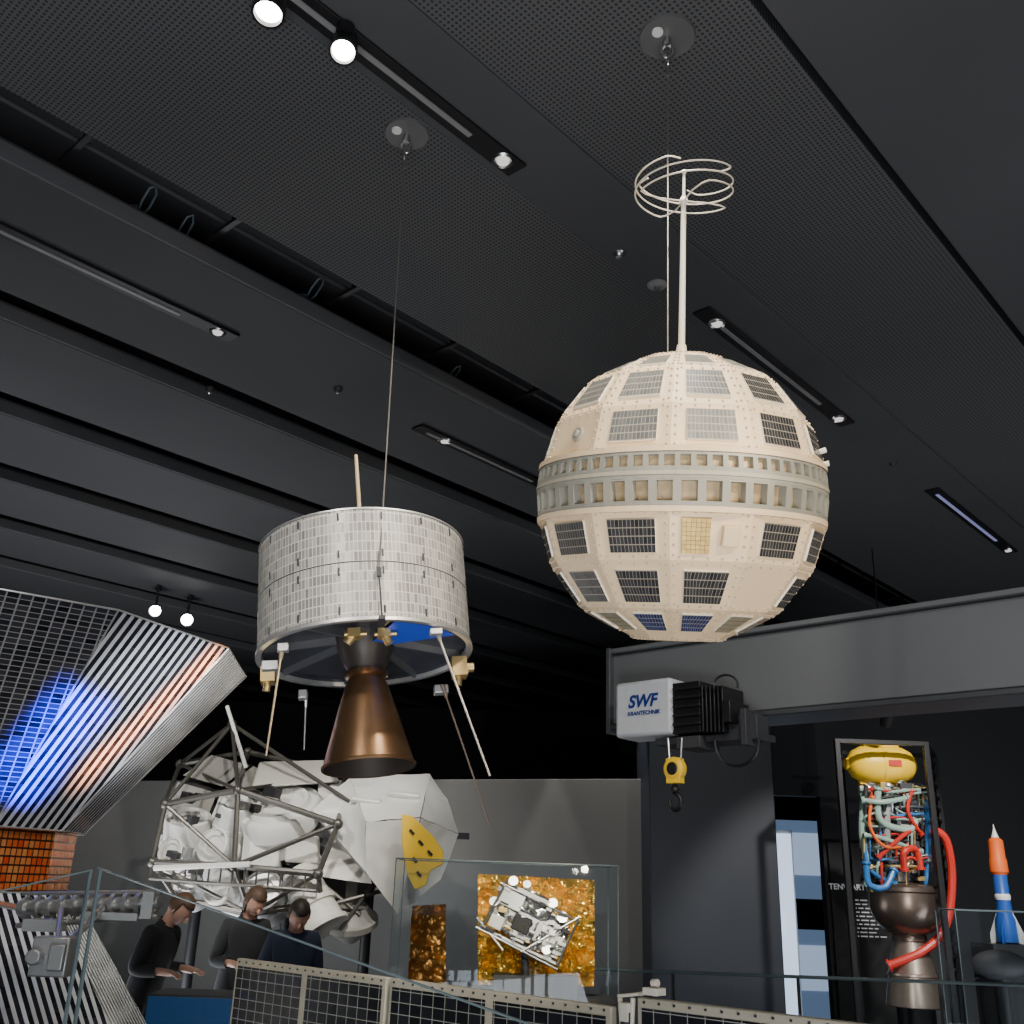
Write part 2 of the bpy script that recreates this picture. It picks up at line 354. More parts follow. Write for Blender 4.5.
for sgn in (1,-1):
    for i in range(3):
        for k in range(12):
            l0=-32.5+30*k; l1=l0+30
            q=[sp(sgn*lats[i],l0,R*rr[i]),sp(sgn*lats[i],l1,R*rr[i]),sp(sgn*lats[i+1],l1,R*rr[i+1]),sp(sgn*lats[i+1],l0,R*rr[i+1])]
            shell.quad(*(q if sgn>0 else q[::-1]))
            n=(q[1]-q[0]).cross(q[3]-q[0]).normalized()
            if n.dot(q[0]-bc)<0: n=-n
            lc=(l0+15+180)%360-180
            for s_ in (0,1):
                aa=mixq(q,.05 if s_==0 else .95,0); bb=mixq(q,.05 if s_==0 else .95,1)
                for t in range(5):
                    p=aa.lerp(bb,(t+.5)/5); riv.ball(p+n*.001,.0036,4)
            for t in range(5):
                p=mixq(q,.12+.76*t/4,.07); riv.ball(p+n*.001,.0034,4)
                p=mixq(q,.12+.76*t/4,.94); riv.ball(p+n*.001,.0034,4)
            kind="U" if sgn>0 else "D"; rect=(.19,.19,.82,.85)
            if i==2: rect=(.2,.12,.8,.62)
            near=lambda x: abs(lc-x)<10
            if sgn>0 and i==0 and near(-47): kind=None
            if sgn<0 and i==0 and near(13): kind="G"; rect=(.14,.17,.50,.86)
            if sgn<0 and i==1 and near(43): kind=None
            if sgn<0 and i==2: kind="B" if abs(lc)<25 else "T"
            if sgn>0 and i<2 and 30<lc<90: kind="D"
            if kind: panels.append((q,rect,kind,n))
    cap=[sp(sgn*lats[3],-32.5+30*k,R*rr[3]) for k in range(12)]
    shell.poly(cap if sgn>0 else cap[::-1])
    for k in range(80):
        a0=k*4.5;a1=a0+4.5
        shell.quad(sp(sgn*9.6,a0,R*1.012),sp(sgn*9.6,a1,R*1.012),sp(sgn*11.6,a1,R*1.016),sp(sgn*11.6,a0,R*1.016))
        shell.quad(sp(sgn*11.6,a0,R*1.016),sp(sgn*11.6,a1,R*1.016),sp(sgn*12.6,a1,R*.95),sp(sgn*12.6,a0,R*.95))
finish(shell,"shell",cream,ball,flat=True)
finish(riv,"rivets",mat("rivet_cream",(.52,.42,.30),.4),ball,kind="stuff")
MM={"U":cellU,"D":cellD,"B":cellB,"T":cellT,"G":goldcell}
for q,r_,k_,n in panels:
    c=[mixq(q,r_[0],r_[1]),mixq(q,r_[2],r_[1]),mixq(q,r_[2],r_[3]),mixq(q,r_[0],r_[3])]
    b=B(); o=[x+n*.006 for x in c]; b.quad(*o,0,[(0,0),(1,0),(1,1),(0,1)])
    for j in range(4): b.quad(c[j]-n*.001,c[(j+1)%4]-n*.001,o[(j+1)%4],o[j],1)
    finish(b,"solar_panel",[MM[k_],creamW],ball,flat=True)
belt=B()
def row(la0,la1,n,fw,fh,dep):
    for k in range(n):
        a0=360*k/n;a1=360*(k+1)/n; da=(a1-a0)*fw; dl=(la1-la0)*fh; Ro=R*1.005
        o=[(la0,a0),(la0,a1),(la1,a1),(la1,a0)]; w_=[(la0+dl,a0+da),(la0+dl,a1-da),(la1-dl,a1-da),(la1-dl,a0+da)]
        O=[sp(x,y,Ro) for x,y in o]; I=[sp(x,y,Ro) for x,y in w_]; Dd=[sp(x,y,Ro-dep) for x,y in w_]
        for j in range(4):
            j2=(j+1)%4; belt.quad(O[j],O[j2],I[j2],I[j],0); belt.quad(I[j],I[j2],Dd[j2],Dd[j],0)
        belt.quad(*Dd,1)
row(3.9,8.9,64,.17,.08,.016); row(-8.6,-.2,42,.17,.07,.028)
for l0_,l1_,mi in ((-.2,1.2,0),(1.2,2.7,2),(2.7,3.9,0),(8.9,9.6,0),(-9.6,-8.6,0)):
    rr_=R*(1.009 if mi==2 else 1.005)
    for k in range(80): belt.quad(sp(l0_,k*4.5,rr_),sp(l0_,k*4.5+4.5,rr_),sp(l1_,k*4.5+4.5,rr_),sp(l1_,k*4.5,rr_),mi)
finish(belt,"antenna_belt",[beltm,pocket,mat("belt_strip",(.42,.38,.29),.5)],ball,flat=True,label="grey-green equatorial belt with two rows of rectangular openings")
b=B(); p=sp(20,-45,R*.985); n=(p-bc).normalized(); x=n.orthogonal().normalized(); y=n.cross(x)
b.lathe([(.0001,.012),(.009,.012),(.01,.004),(.02,.004),(.022,-.01)],16,p,(x,y,n)); finish(b,"port",beltm,ball)
b=B(); p=sp(-20,20,R*.985); n=(p-bc).normalized(); x=za.cross(n).normalized(); y=n.cross(x); b.box(p+n*.006,(.045,.055,.02),(x,y,n)); finish(b,"access_box",cream,ball,bevel=.003)
for la,lo in ((14,88),(18,80)):
    b=B(); p=sp(la,lo,R*.98); b.tube(p,p+(p-bc).normalized()*.025,.008); finish(b,"fitting",creamW,ball)
pole=bc+za*R*.97
Lr=.3
while proj(pole+za*Lr)[1]>172 and Lr<1.2: Lr+=.005
b=B(); b.tube(pole,pole+za*.06,.022,.014,16); b.tube(pole+za*.05,pole+za*(Lr-.08),.0105,.008,12); b.tube(pole+za*(Lr-.08),pole+za*Lr,.005,.004,10); b.ball(pole+za*Lr,.008,6); b.ball(pole+za*(Lr-.095),.014,6)
finish(b,"antenna_rod",creamW,ball)
# cage of four crossing helical wires, wide and flat
b=B(); ra=.150; z0h=Lr-.095; hh=.085
for k in range(4):
    pts=[]
    for j in range(49):
        s_=j/48; th=rad(90*k+15+250*s_)
        e1_=min(1,s_/.07); e2_=min(1,(1-s_)/.05)
        r_=ra*math.sin(e1_*PI/2)**.8*(.75+.25*e2_)
        pts.append(pole+za*(z0h+hh*s_)+(xa*math.cos(th)+ya*math.sin(th))*max(r_,.004))
    b.path(pts,.0027,6)
finish(b,"helical_antenna",mat("antenna_wire",(.62,.56,.46),.4),ball)
def rosette(px,py,r,endp,lab):
    p=PZ(px,py,CZ); e=thing("ceiling_hanger",p,lab,"ceiling hanger","ceiling hangers")
    b=B(); b.lathe([(.0001,-.012),(r*.97,-.012),(r,0)],48,p); finish(b,"ceiling_plate",mat("plate_grey",(.13,.13,.13),.45,.2),e)
    b=B(); q=p+Vector((-.04,-.03,-.012)); b.lathe([(.0001,-.008),(.02,-.008),(.022,0)],20,q); finish(b,"sticker_disc",white,e)
    b=B(); b.tube(p,p-Z3*.05,.014,n=12); 
    c=p-Z3*.075; b.path([c+Vector((math.cos(t)*.022,0,math.sin(t)*.03)) for t in [2*PI*k/20 for k in range(20)]],.006,8,closed=True)
    c=c-Z3*.045; b.path([c+Vector((0,math.cos(t)*.014,math.sin(t)*.025)) for t in [2*PI*k/20 for k in range(20)]],.005,8,closed=True)
    finish(b,"shackle",steel,e)
    b=B(); b.tube(c-Z3*.02,endp,.0026,n=6); b.tube(c-Z3*.02,c-Z3*.02+(endp-c).normalized()*.06,.007,n=8); finish(b,"steel_wire",mat("wire_grey",(.17,.16,.14),.5,.4),e)
rosette(667,36,.105,sp(82,225,R*1.0),"grey round ceiling plate with shackle and thin wire holding ball")
# ---------------------------------------------------------------- drum satellite
dc=W(364,602,3.45)
hd2=Vector((dc.x,dc.y,0)).normalized(); sd2=Vector((hd2.y,-hd2.x,0))
for s1 in (1,-1):
    for s2 in (1,-1):
        rot=Matrix.Rotation(rad(6.2*s1),3,hd2)@Matrix.Rotation(rad(6.5*s2),3,sd2)
        nz=-(rot@Z3)
        if nz.dot(-hd2)>0 and nz.dot(sd2)>0: DX=rot@sd2; DY=rot@hd2; DZ=rot@Z3
dax=(DX,DY,DZ)
drum=thing("drum_satellite",dc,"grey drum satellite covered in solar cells with bronze engine nozzle, hanging","satellite")
def D(x,y,z): return dc+DX*x+DY*y+DZ*z
Rd=.355; H=.182
b=B()
b.lathe([(Rd,-H),(Rd,-.002)],64,dc,dax,0,uvs=Rd); b.lathe([(Rd,.002),(Rd,H)],64,dc,dax,0,uvs=Rd)
b.lathe([(Rd,-.002),(Rd-.002,-.001),(Rd-.002,.001),(Rd,.002)],64,dc,dax,1)
for k in range(16):
    th=2*PI*k/16+.15
    for z in (-.16,-.03,.03,.16):
        r_=(DX*math.cos(th)+DY*math.sin(th)); t_=DZ.cross(r_); c=dc+r_*(Rd+.001)+DZ*z
        b.box(c,(.004,.005,.025),(r_,t_,DZ),1)
finish(b,"solar_cell_skin",[drumcell,dk],drum,label="pale grey cylindrical solar cell skin in two bands")
b=B(); b.lathe([(Rd-.004,-H),(Rd+.006,-H-.003),(Rd+.006,-H-.014),(Rd-.012,-H-.014),(Rd-.016,-H)],64,dc,dax); finish(b,"rim",alum,drum)
b=B(); b.lathe([(Rd+.003,H),(Rd+.003,H+.006),(Rd-.02,H+.006),(Rd-.01,H),(.15,H+.02),(.0001,H+.02)],64,dc,dax); finish(b,"top_cover",alum,drum)
b=B(); b.lathe([(Rd-.01,-H-.008),(Rd-.015,-H+.01),(.11,-H+.05),(.0001,-H+.05)],64,dc,dax,0)
finish(b,"underside",under,drum,label="dark blue recessed underside")
ribm=mat("rib_grey",(.15,.155,.17),.35,.5)
for k in range(8):
    b=B()
    th=2*PI*k/8+.2; r_=(DX*math.cos(th)+DY*math.sin(th)); t_=DZ.cross(r_)
    a_=dc+r_*.1-DZ*(H-.04); e_=dc+r_*(Rd-.02)-DZ*(H-.004); dd=(e_-a_).normalized()
    b.box((a_+e_)/2,((e_-a_).length,.01,.03),(dd,t_,dd.cross(t_)))
    finish(b,"rib",ribm,drum)
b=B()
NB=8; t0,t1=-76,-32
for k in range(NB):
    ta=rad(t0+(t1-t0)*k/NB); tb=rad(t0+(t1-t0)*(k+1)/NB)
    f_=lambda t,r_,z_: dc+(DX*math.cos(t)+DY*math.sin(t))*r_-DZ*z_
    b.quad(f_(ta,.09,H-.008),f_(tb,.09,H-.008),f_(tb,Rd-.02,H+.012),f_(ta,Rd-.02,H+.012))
finish(b,"blue_reflection",bluerefl,drum)  # added wedge; blue light reflected on the underside is put into its colour
b=B(); b.lathe([(.105,-H+.06),(.088,-H-.01),(.062,-.245),(.062,-.255)],48,dc,dax); finish(b,"motor_casing",mat("motor_dark",(.06,.052,.046),.4,.5),drum)
b=B(); prof=[(.062,-.250),(.072,-.253),(.072,-.267),(.062,-.271)]
for k in range(13):
    t=k/12; prof.append((.060+.086*(t**.9),-.273-.285*t))
prof+= [(.152,-.562),(.151,-.570),(.143,-.568)]
b.lathe(prof,56,dc,dax); 
finish(b,"engine_nozzle",bronze,drum,label="tapered bronze-brown engine nozzle")
b=B(); b.lathe([(.143,-.568),(.12,-.47),(.05,-.28),(.0001,-.27)],48,dc,dax); finish(b,"nozzle_inside",nozin,drum)
def dpt(px,py,y=0): return PP(px,py,dc+hd2*y,hd2)
for (x_,y_,s_) in ((384,-.24,1),(354,-.26,-1)):
    b=B(); p=dpt(x_,634,y_); b.box(p,(.04,.04,.028),dax); b.tube(p,p+Vector((.02*s_,0,-.03)),.015); b.tube(p-DX*.03,p+DX*.04,.008); finish(b,"thruster_bracket",brass,drum,label="small brass thruster bracket")
b=B(); p=dpt(268,676,-.05); b.box(p,(.045,.06,.05),dax); b.tube(p,p-Z3*.05,.012); finish(b,"thruster_bracket",brass,drum)
b=B(); p=dpt(459,668,-.02); b.box(p,(.05,.06,.065),dax,0); b.tube(p,p+DX*.05,.016); b.tube(p,p-Z3*.06,.013); b.tube(p-DX*.02,p-Z3*.02+DX*.03,.014); finish(b,"thruster_bracket",brass,drum)
def rodp(name,a,c,ya_,yb_,r,m=alum):
    b=B(); p=dpt(*a,ya_); q=dpt(*c,yb_); b.tube(p,q,r,r*.8,8); b.tube(p-(q-p).normalized()*.02,p+(q-p).normalized()*.03,r*2.4,r*1.6,10); finish(b,name,m,drum)
rodp("antenna_rod",(437,632),(490,776),-.25,-.3,.0042,mat("rod_pale",(.40,.37,.33),.4,.4)); rodp("antenna_rod",(444,690),(491,828),.1,.15,.0035,mat("rod_dark",(.22,.17,.13),.4,.5))
rodp("antenna_rod",(282,650),(266,756),-.25,-.3,.004,mat("rod_brass",(.38,.31,.20),.4,.5)); rodp("antenna_rod",(306,698),(304,750),.15,.2,.003)
rodp("antenna_rod",(360,520),(356,455),.05,.05,.008,mat("rod_ivory",(.6,.46,.26),.4))
for (x_,y_,o_,sz) in ((270,666,-.2,(.05,.03,.03)),(436,632,-.28,(.04,.03,.02)),(441,690,.12,(.05,.04,.03)),(303,695,.1,(.03,.04,.03)),(283,648,-.25,(.035,.03,.025))):
    b=B(); b.box(dpt(x_,y_,o_),sz,dax); finish(b,"rod_mount",alum,drum,bevel=.003)
hp=PP(379,572,D(0,-Rd-.02,0),hd2)
b=B(); q_=PP(382,618,D(0,-Rd-.02,-H),hd2); b.tube(hp,q_,.003,n=6); b.box(hp,(.014,.012,.03),dax); b.box(q_+DY*.03,(.02,.08,.012),dax); finish(b,"sling",dk,drum)
rosette(407,133,.095,hp,"grey round ceiling plate with shackle and thin wire holding drum")
# ---------------------------------------------------------------- spool shaped probe
hx=-2.69; hy=4.85
probe=thing("space_probe",(hx,hy,.0),"spool-shaped solar probe with flared mirrored solar cell facets","satellite")
NF=12
def ring(r,z,n=NF,a=rad(-8)): return [Vector((hx+math.cos(2*PI*k/n+a)*r,hy+math.sin(2*PI*k/n+a)*r,z)) for k in range(n)]
def flare(r0,z0,r1,z1,name,mats,mfun,parent):
    A_=ring(r0,z0); B_=ring(r1,z1); b=B()
    for k in range(NF):
        k2=(k+1)%NF; a,c,d_,e_=A_[k],A_[k2],B_[k2],B_[k]
        w0=(c-a).length/2; w1=(d_-e_).length/2; h=((d_+e_)/2-(a+c)/2).length
        b.quad(a,c,d_,e_,mfun(k),[(k-w0,0),(k+w0,0),(k+w1,h),(k-w1,h)])
    return finish(b,name,mats,parent,flat=True)
RW=.72; RR=1.39
zr=2.74; zw1=1.90; zw0=1.64
flare(RW,zw1,RR,zr,"upper_solar_array",[helm,helmd],lambda k:0 if k in (11,0) else 1,probe)  # strips and cells differ; lit right facets are also painted brighter, others dimmer
flare(RW-.03,zw0,RW-.03,zw1,"waist",[helmo],lambda k:0,probe)
flare(RR,.72,RW,zw0,"lower_solar_array",[helm,helmd],lambda k:0 if k in (11,0,5) else 1,probe)
b=B(); 
for z,r in ((zr,RR),(zw1,RW),(zw0,RW)):
    b.path(ring(r+.002,z),.004,6,closed=True)
A_=ring(RW+.002,zw1);B_=ring(RR+.002,zr)
for p,q in zip(A_,B_): b.tube(p,q,.004,n=6)
finish(b,"edge_trim",alum,probe)
b=B(); b.poly(ring(RR-.01,zr)); finish(b,"top_cover",blk,probe)
b=B(); b.tube((hx,hy,0),(hx,hy,.75),.15); b.lathe([(.0001,.0),(.6,.0),(.6,.05),(.15,.08)],32,(hx,hy,0)); finish(b,"stand",blk,probe)
b=B(); Yb=3.9
p=PY(20,908,Yb+.1); q=PY(160,902,Yb)
b.tube(p,q,.028,.022,12); b.tube(p-Z3*.06,q-Z3*.05,.010,n=8); b.tube(p+Z3*.05,q+Z3*.035,.007,n=8)
for k in range(11):
    c=p.lerp(q,(k+.5)/11); b.tube(c-(q-p).normalized()*.008,c+(q-p).normalized()*.008,.038,n=14); b.tube(c-Z3*.06,c+Z3*.045,.006,n=6)
b.box(PY(45,925,Yb),(.12,.1,.04)); b.box(PY(112,916,Yb),(.2,.06,.025)); b.box(PY(150,905,Yb),(.04,.07,.09))
b.tube(p,Vector((hx+.4,hy-.3,1.62)),.012)
finish(b,"instrument_boom",mat("boom_metal",(.42,.42,.42),.35,.8),probe,label="silver segmented instrument boom")
b=B(); c=PY(55,956,3.6); b.box(c,(.12,.1,.12)); b.box(c+Vector((.03,-.06,0)),(.05,.02,.08)); b.tube(c+Vector((-.04,-.05,0)),c+Vector((-.04,-.08,0)),.025); b.tube(c,c+Vector((.02,.3,.14)),.015); b.tube(c+Z3*.05,p+(q-p)*.3,.01); finish(b,"instrument_box",mat("box_metal",(.32,.32,.32),.4,.7),probe,bevel=.01)
# ---------------------------------------------------------------- large truss satellite
Y0=10.0
sat=thing("truss_satellite",Vector((PY(300,850,Y0).x,Y0,0)),"large satellite with strut cage, white thermal blankets and yellow fin","satellite")
def Q(px,py,dy=0): return PY(px,py,Y0+dy)
sa=(Q(390,872,-.55)-Q(190,812,.15)).normalized(); sx_=sa.cross(Z3).normalized(); sy_=sx_.cross(sa).normalized()
c0=Q(266,838,-.1); SA=(sx_,sy_,sa)
def SP(th,r,s): return c0+sx_*math.cos(rad(th))*r+sy_*math.sin(rad(th))*r+sa*s
b=B(); b.lathe([(.0001,-.8),(.48,-.8),(.54,-.7),(.54,1.0),(.0001,1.0)],24,c0,SA); finish(b,"body",mat("sat_core_dark",(.05,.048,.045),.5,.2),sat)
bgrey=mat("grey_blanket",(.26,.255,.235),.5,0,.1,8,.3,10)
for k in range(8):
    th=k*45+10
    for s0,s1 in ((-.75,-.3),(-.26,.25),(.3,.95)):
        b=B(); hw=19; b.sheet(SP(th-hw,.62,s0),SP(th+hw,.62,s0),SP(th+hw,.62,s1),SP(th-hw,.62,s1),8,8,.006,4,seed=k+s0,bulge=.02); finish(b,"blanket_panel",random.choice((bgrey,white,bgrey,dk,bgrey)),sat,angle=25)
strutm=mat("strut_metal",(.11,.105,.095),.35,.6)
b=B()
def st(a,c,r=.02,m=0): b.tube(a,c,r,n=8,m=m)
TF=[[Q(165,804,-.95),Q(238,790,-1.1),Q(338,824,-1.3)],[Q(152,862,-.95),Q(234,866,-1.1),Q(318,874,-1.3)],[Q(176,898,-.9),Q(250,914,-1.0),Q(322,902,-1.1)]]
TB=[[Q(180,764,.3),Q(248,752,.2),Q(345,775,.1)]]
for rowp in TF+TB:
    for i in range(2): st(rowp[i],rowp[i+1],.026)
for i in range(3):
    st(TF[0][i],TF[1][i],.024); st(TF[1][i],TF[2][i],.02); st(TF[0][i],TB[0][i],.022)
st(TF[0][0],TF[1][1],.018); st(TF[0][2],TF[1][1],.02); st(TF[1][0],TF[2][1],.016); st(TF[1][2],TF[2][1],.016); st(TF[0][1],TB[0][0],.016); st(TF[0][1],TB[0][2],.016)
apex=Q(232,724,-.4)
for p in (TF[0][0],TF[0][1],TB[0][0],Q(350,802,-1.1)): st(apex,p,.018)
for rowp in TF+TB:
    for p in rowp: b.ball(p,.045,6)
b.ball(apex,.045,6)
for k in range(15):
    t=k/14; p_=TF[1][0].lerp(TF[1][2],t); st(p_,p_-Z3*.13,.008)
st(TF[1][0]-Z3*.13,TF[1][2]-Z3*.13,.014)
finish(b,"strut_cage",strutm,sat)
for (a_,c_,r,dy) in (((227,706),(246,768),.018,-.5),((154,868),(250,864),.022,-1.2)):
    b=B(); b.tube(Q(*a_,dy),Q(*c_,dy),r,n=10); finish(b,"pole",white,sat)
for (x0,y0,r,l_,dy,mi,dv) in ((188,820,.20,.42,-.72,0,(.1,-.45,.88)),(214,846,.15,.34,-.9,0,(-.35,-.9,.25)),(262,892,.18,.3,-.98,1,(-.1,-.9,.42)),(220,888,.15,.3,-.92,0,(-.4,-.85,.3)),(186,884,.12,.3,-.85,1,(-.1,-.9,.4)),(172,852,.12,.3,-.85,0,(-.3,-.9,.2)),(236,806,.16,.36,-.85,0,(.2,-.5,.84))):
    b=B(); c=Q(x0,y0,dy); d_=Vector(dv).normalized(); x1_=d_.orthogonal().normalized(); 
    b.lathe([(.0001,.0),(r*.55,.0),(r*.6,.02),(r*.85,.02),(r*.9,.04),(r,.03),(r,-l_*.45),(r*1.06,-l_*.45),(r*1.06,-l_*.55),(r,-l_*.55),(r,-l_),(.0001,-l_)],28,c,(x1_,d_.cross(x1_),d_)); finish(b,"equipment_drum",[white,alum][mi],sat)
b=B(); c=Q(280,806,-.82); d_=Vector((-.2,-.55,.81)).normalized(); x1_=d_.orthogonal().normalized(); b.lathe([(.0001,.0),(.20,.0),(.22,.04),(.26,.04),(.28,.0),(.34,.0),(.36,-.03),(.36,-.16),(.32,-.2),(.32,-.34),(.0001,-.36)],36,c,(x1_,d_.cross(x1_),d_)); finish(b,"round_hatch",white,sat,label="large white round flange")
b=B(); b.prism([Q(250,788,-.8),Q(334,782,-.8),Q(326,760,-.35),Q(258,762,-.35)],Vector((0,.4,.02))); finish(b,"top_box",blanket,sat,bevel=.03)
b=B(); b.prism([Q(240,866,-.98),Q(278,870,-.98),Q(280,834,-.95),Q(244,830,-.95)],Vector((0,.2,.0))); finish(b,"front_box",white,sat,bevel=.02)
b=B(); b.prism([Q(284,862,-1.0),Q(318,864,-1.05),Q(318,836,-1.0),Q(286,832,-.98)],Vector((0,.25,.0))); finish(b,"front_box",blanket,sat,bevel=.02)
b=B(); b.sheet(Q(316,876,-1.0),Q(372,884,-1.1),Q(352,788,-.8),Q(318,784,-.7),14,14,.01,3,seed=14); finish(b,"side_blanket",blanket,sat,angle=20)
for k in range(34):
    b=B(); x=random.uniform(163,325); y=random.uniform(785,910)
    if 236<x<318 and 820<y<872: continue
    s1=random.uniform(.04,.13); b.box(Q(x,y,-.80-random.random()*.12),(.12,random.uniform(.03,.10),s1),SA); finish(b,"equipment_box",random.choice((alum,dk,dk,strutm,blk,bgrey)),sat,bevel=.006)
b=B(); a_=Q(300,876,-1.0); e_=Q(324,928,-1.1); d_=(e_-a_).normalized(); x1_=d_.orthogonal().normalized(); 
b.lathe([(.0001,-.05),(.13,-.05),(.15,0),(.17,.0),(.17,.04),(.15,.04),(.17,.26),(.19,.26),(.19,.3),(.17,.3),(.19,.46),(.21,.46),(.21,.50),(.16,.50),(.0001,.45)],28,a_,(x1_,d_.cross(x1_),d_)); finish(b,"ribbed_cone",blanket,sat)
b=B(); a_=Q(350,918,-.8); b.lathe([(.0001,.1),(.15,.1),(.2,.02),(.24,.0),(.24,-.05),(.17,-.1),(.06,-.2)],28,a_,(Vector((1,0,0)),Vector((0,.9,.4)),Vector((0,-.4,.9)))); b.tube(a_,Q(352,880,-.7),.05); finish(b,"antenna_dish",bgrey,sat)
for (a_,c_) in (((318,880),(360,915)),((330,905),(385,890)),((340,930),(372,885)),((270,905),(340,925))):
    b=B(); b.tube(Q(*a_,-1.0),Q(*c_,-.95),.018,n=8); finish(b,"brace",strutm,sat)
b=B(); mid_=Q(420,818,-1.32)
Pn=[Q(312,810,-1.0),Q(350,778,-.95),Q(430,774,-.9),Q(458,834,-1.0),Q(441,880,-1.05),Q(398,914,-1.1),Q(366,872,-1.25),Q(366,822,-1.34)]
for qd,sd_ in (((Pn[0],Pn[6],Pn[7],Pn[1]),6),((Pn[1],Pn[7],mid_,Pn[2]),7),((Pn[7],Pn[6],Pn[5],mid_),8),((mid_,Pn[5],Pn[4],Pn[3]),9),((mid_,Pn[3],Q(446,800,-.95),Pn[2]),10),((Pn[0],Pn[6],Q(360,880,-.7),Q(320,830,-.7)),3)):
    b.sheet(*qd,16,16,.012,2.6,seed=sd_,ridge=True)
finish(b,"silver_blanket",silver,sat,angle=12,label="angular quilted silver-white thermal blanket shield")
bx=(Vector((.97,-.12,-.10)).normalized(),Vector((.12,.75,.62)).normalized(),Vector((.10,-.62,.75)).normalized())
for (x_,y_,w_,h_,dy) in ((366,801,.26,.05,-1.18),(404,795,.28,.05,-1.14)):
    b=B(); b.box(Q(x_,y_,dy),(w_,.05,h_),bx); finish(b,"blanket_seam",silver,sat,bevel=.014)
b=B(); b.prism([Q(402,814,-1.6),Q(412,816,-1.6),Q(432,835,-1.6),Q(443,851,-1.6),Q(443,864,-1.6),Q(430,871,-1.6),Q(426,885,-1.6),Q(415,890,-1.6),Q(407,874,-1.6),Q(402,845,-1.6)],(0,.05,0))
b.tube(Q(420,850,-1.57),Q(420,850,-1.2),.03)
finish(b,"yellow_fin",yel,sat,bevel=.006)
for (x_,y_) in ((412,832),(421,843),(430,853),(415,860),(419,874)):
    b=B(); b.box(Q(x_,y_,-1.605),(.05,.015,.02),(Vector((.7,0,-.7)),Vector((0,1,0)),Vector((.7,0,.7)))); finish(b,"slot_mark",blk,sat)
b=B(); b.box(Q(460,836,-.9),(.16,.12,.05)); b.tube(Q(440,838,-.9),Q(468,836,-.9),.018); finish(b,"side_bracket",dk,sat)
b=B()
for px in (200,290,370):
    p=Q(px,880,0); b.tube((p.x,p.y,0),p,.05)
b.box((PY(290,850,Y0).x,Y0-.05,.06),(2.2,1.0,.12)); finish(b,"stand",blk,sat)
# ---------------------------------------------------------------- glass display case
def case(x0,x1,ytop,Yf,depth,name,label,base=.8):
    a=PY(x0,ytop,Yf); c=PY(x1,ytop,Yf); zt=(a.z+c.z)/2
    e=thing(name,Vector(((a.x+c.x)/2,Yf+depth/2,0)),label,"display case","glass display cases")
    b=B(); X0,X1=a.x,c.x; y0,y1=Yf,Yf+depth; cx=(X0+X1)/2; w=X1-X0
    for q in (((X0,y0),(X1,y0)),((X0,y1),(X1,y1)),((X0,y0),(X0,y1)),((X1,y0),(X1,y1))):
        b.quad((*q[0],base),(*q[1],base),(*q[1],zt),(*q[0],zt))
    b.quad((X0,y0,zt),(X1,y0,zt),(X1,y1,zt),(X0,y1,zt)); finish(b,"glass_cover",glass,e,flat=True)
    b=B()
    for sx in (X0,X1):
        for sy in (y0,y1): b.box((sx,sy,(zt+base)/2),(.007,.007,zt-base))
    for sy in (y0,y1): b.box((cx,sy,zt),(w,.007,.008))
    for sx in (X0,X1): b.box((sx,Yf+depth/2,zt),(.007,depth,.008))
    finish(b,"edge_frame",gledge,e)
    b=B(); b.box((cx,Yf+depth/2,base/2),(w+.04,depth+.04,base)); finish(b,"plinth",dk,e,bevel=.01)
    return e,cx,w,zt
case(396,618,862,7.6,.7,"display_case","frameless glass case holding a gold foil-wrapped satellite instrument",.98)
Yg=7.85
gs=thing("foil_satellite",Vector((PY(535,930,Yg).x,Yg,.98)),"small instrument satellite before crumpled gold foil panel inside glass case","satellite")
def G(px,py,dy=0): return PY(px,py,Yg+dy)
b=B(); b.sheet(G(478,984,.25),G(594,986,.25),G(594,880,.3),G(478,874,.3),110,100,.05,8,seed=3,ridge=True,nrm=Vector((0,-1,0))); finish(b,"gold_foil_panel",foil,gs,angle=35)
tl=rad(22)
cxx=Vector((math.cos(tl),0,-math.sin(tl))); czz=Vector((math.sin(tl),0,math.cos(tl))); cyy=Vector((0,1,0)); GA=(cxx,cyy,czz)
gc=G(529,922,0)
def GL(x,y,z): return gc+cxx*x+cyy*y+czz*z
for (qd,sd) in ((((-.30,-.10,-.05),(-.05,-.14,-.16),(-.04,-.12,.0),(-.28,-.10,.10)),21),(((.06,-.14,-.16),(.30,-.10,-.10),(.28,-.1,.08),(.10,-.12,.04)),22),(((-.12,-.13,.06),(.1,-.13,.06),(.12,-.1,.2),(-.12,-.08,.21)),23)):
    b=B(); b.sheet(*[GL(*q) for q in qd],26,22,.03,10,seed=sd,ridge=True,nrm=Vector((0,-1,0))); finish(b,"silver_foil_wrap",sfoil,gs,angle=30)
for nm_,(x,y,z),(sx1,sy1,sz1),m_ in (("instrument_frame",(0,.02,0),(.54,.12,.26),alum),("white_panel",(.14,-.11,-.03),(.16,.08,.13),white),("grey_housing",(-.18,-.11,.09),(.18,.09,.12),alum),("black_box",(-.05,-.14,-.03),(.13,.07,.11),blk),("black_box",(.05,-.12,.10),(.14,.06,.07),dk),("lower_tray",(-.02,-.05,-.17),(.60,.16,.025),alum),("white_panel",(-.04,-.10,.17),(.26,.12,.035),white),("white_panel",(-.22,-.12,-.09),(.10,.08,.09),white)):
    b=B(); b.box(GL(x,y,z),(sx1,sy1,sz1),GA); finish(b,nm_,m_,gs,bevel=.006)
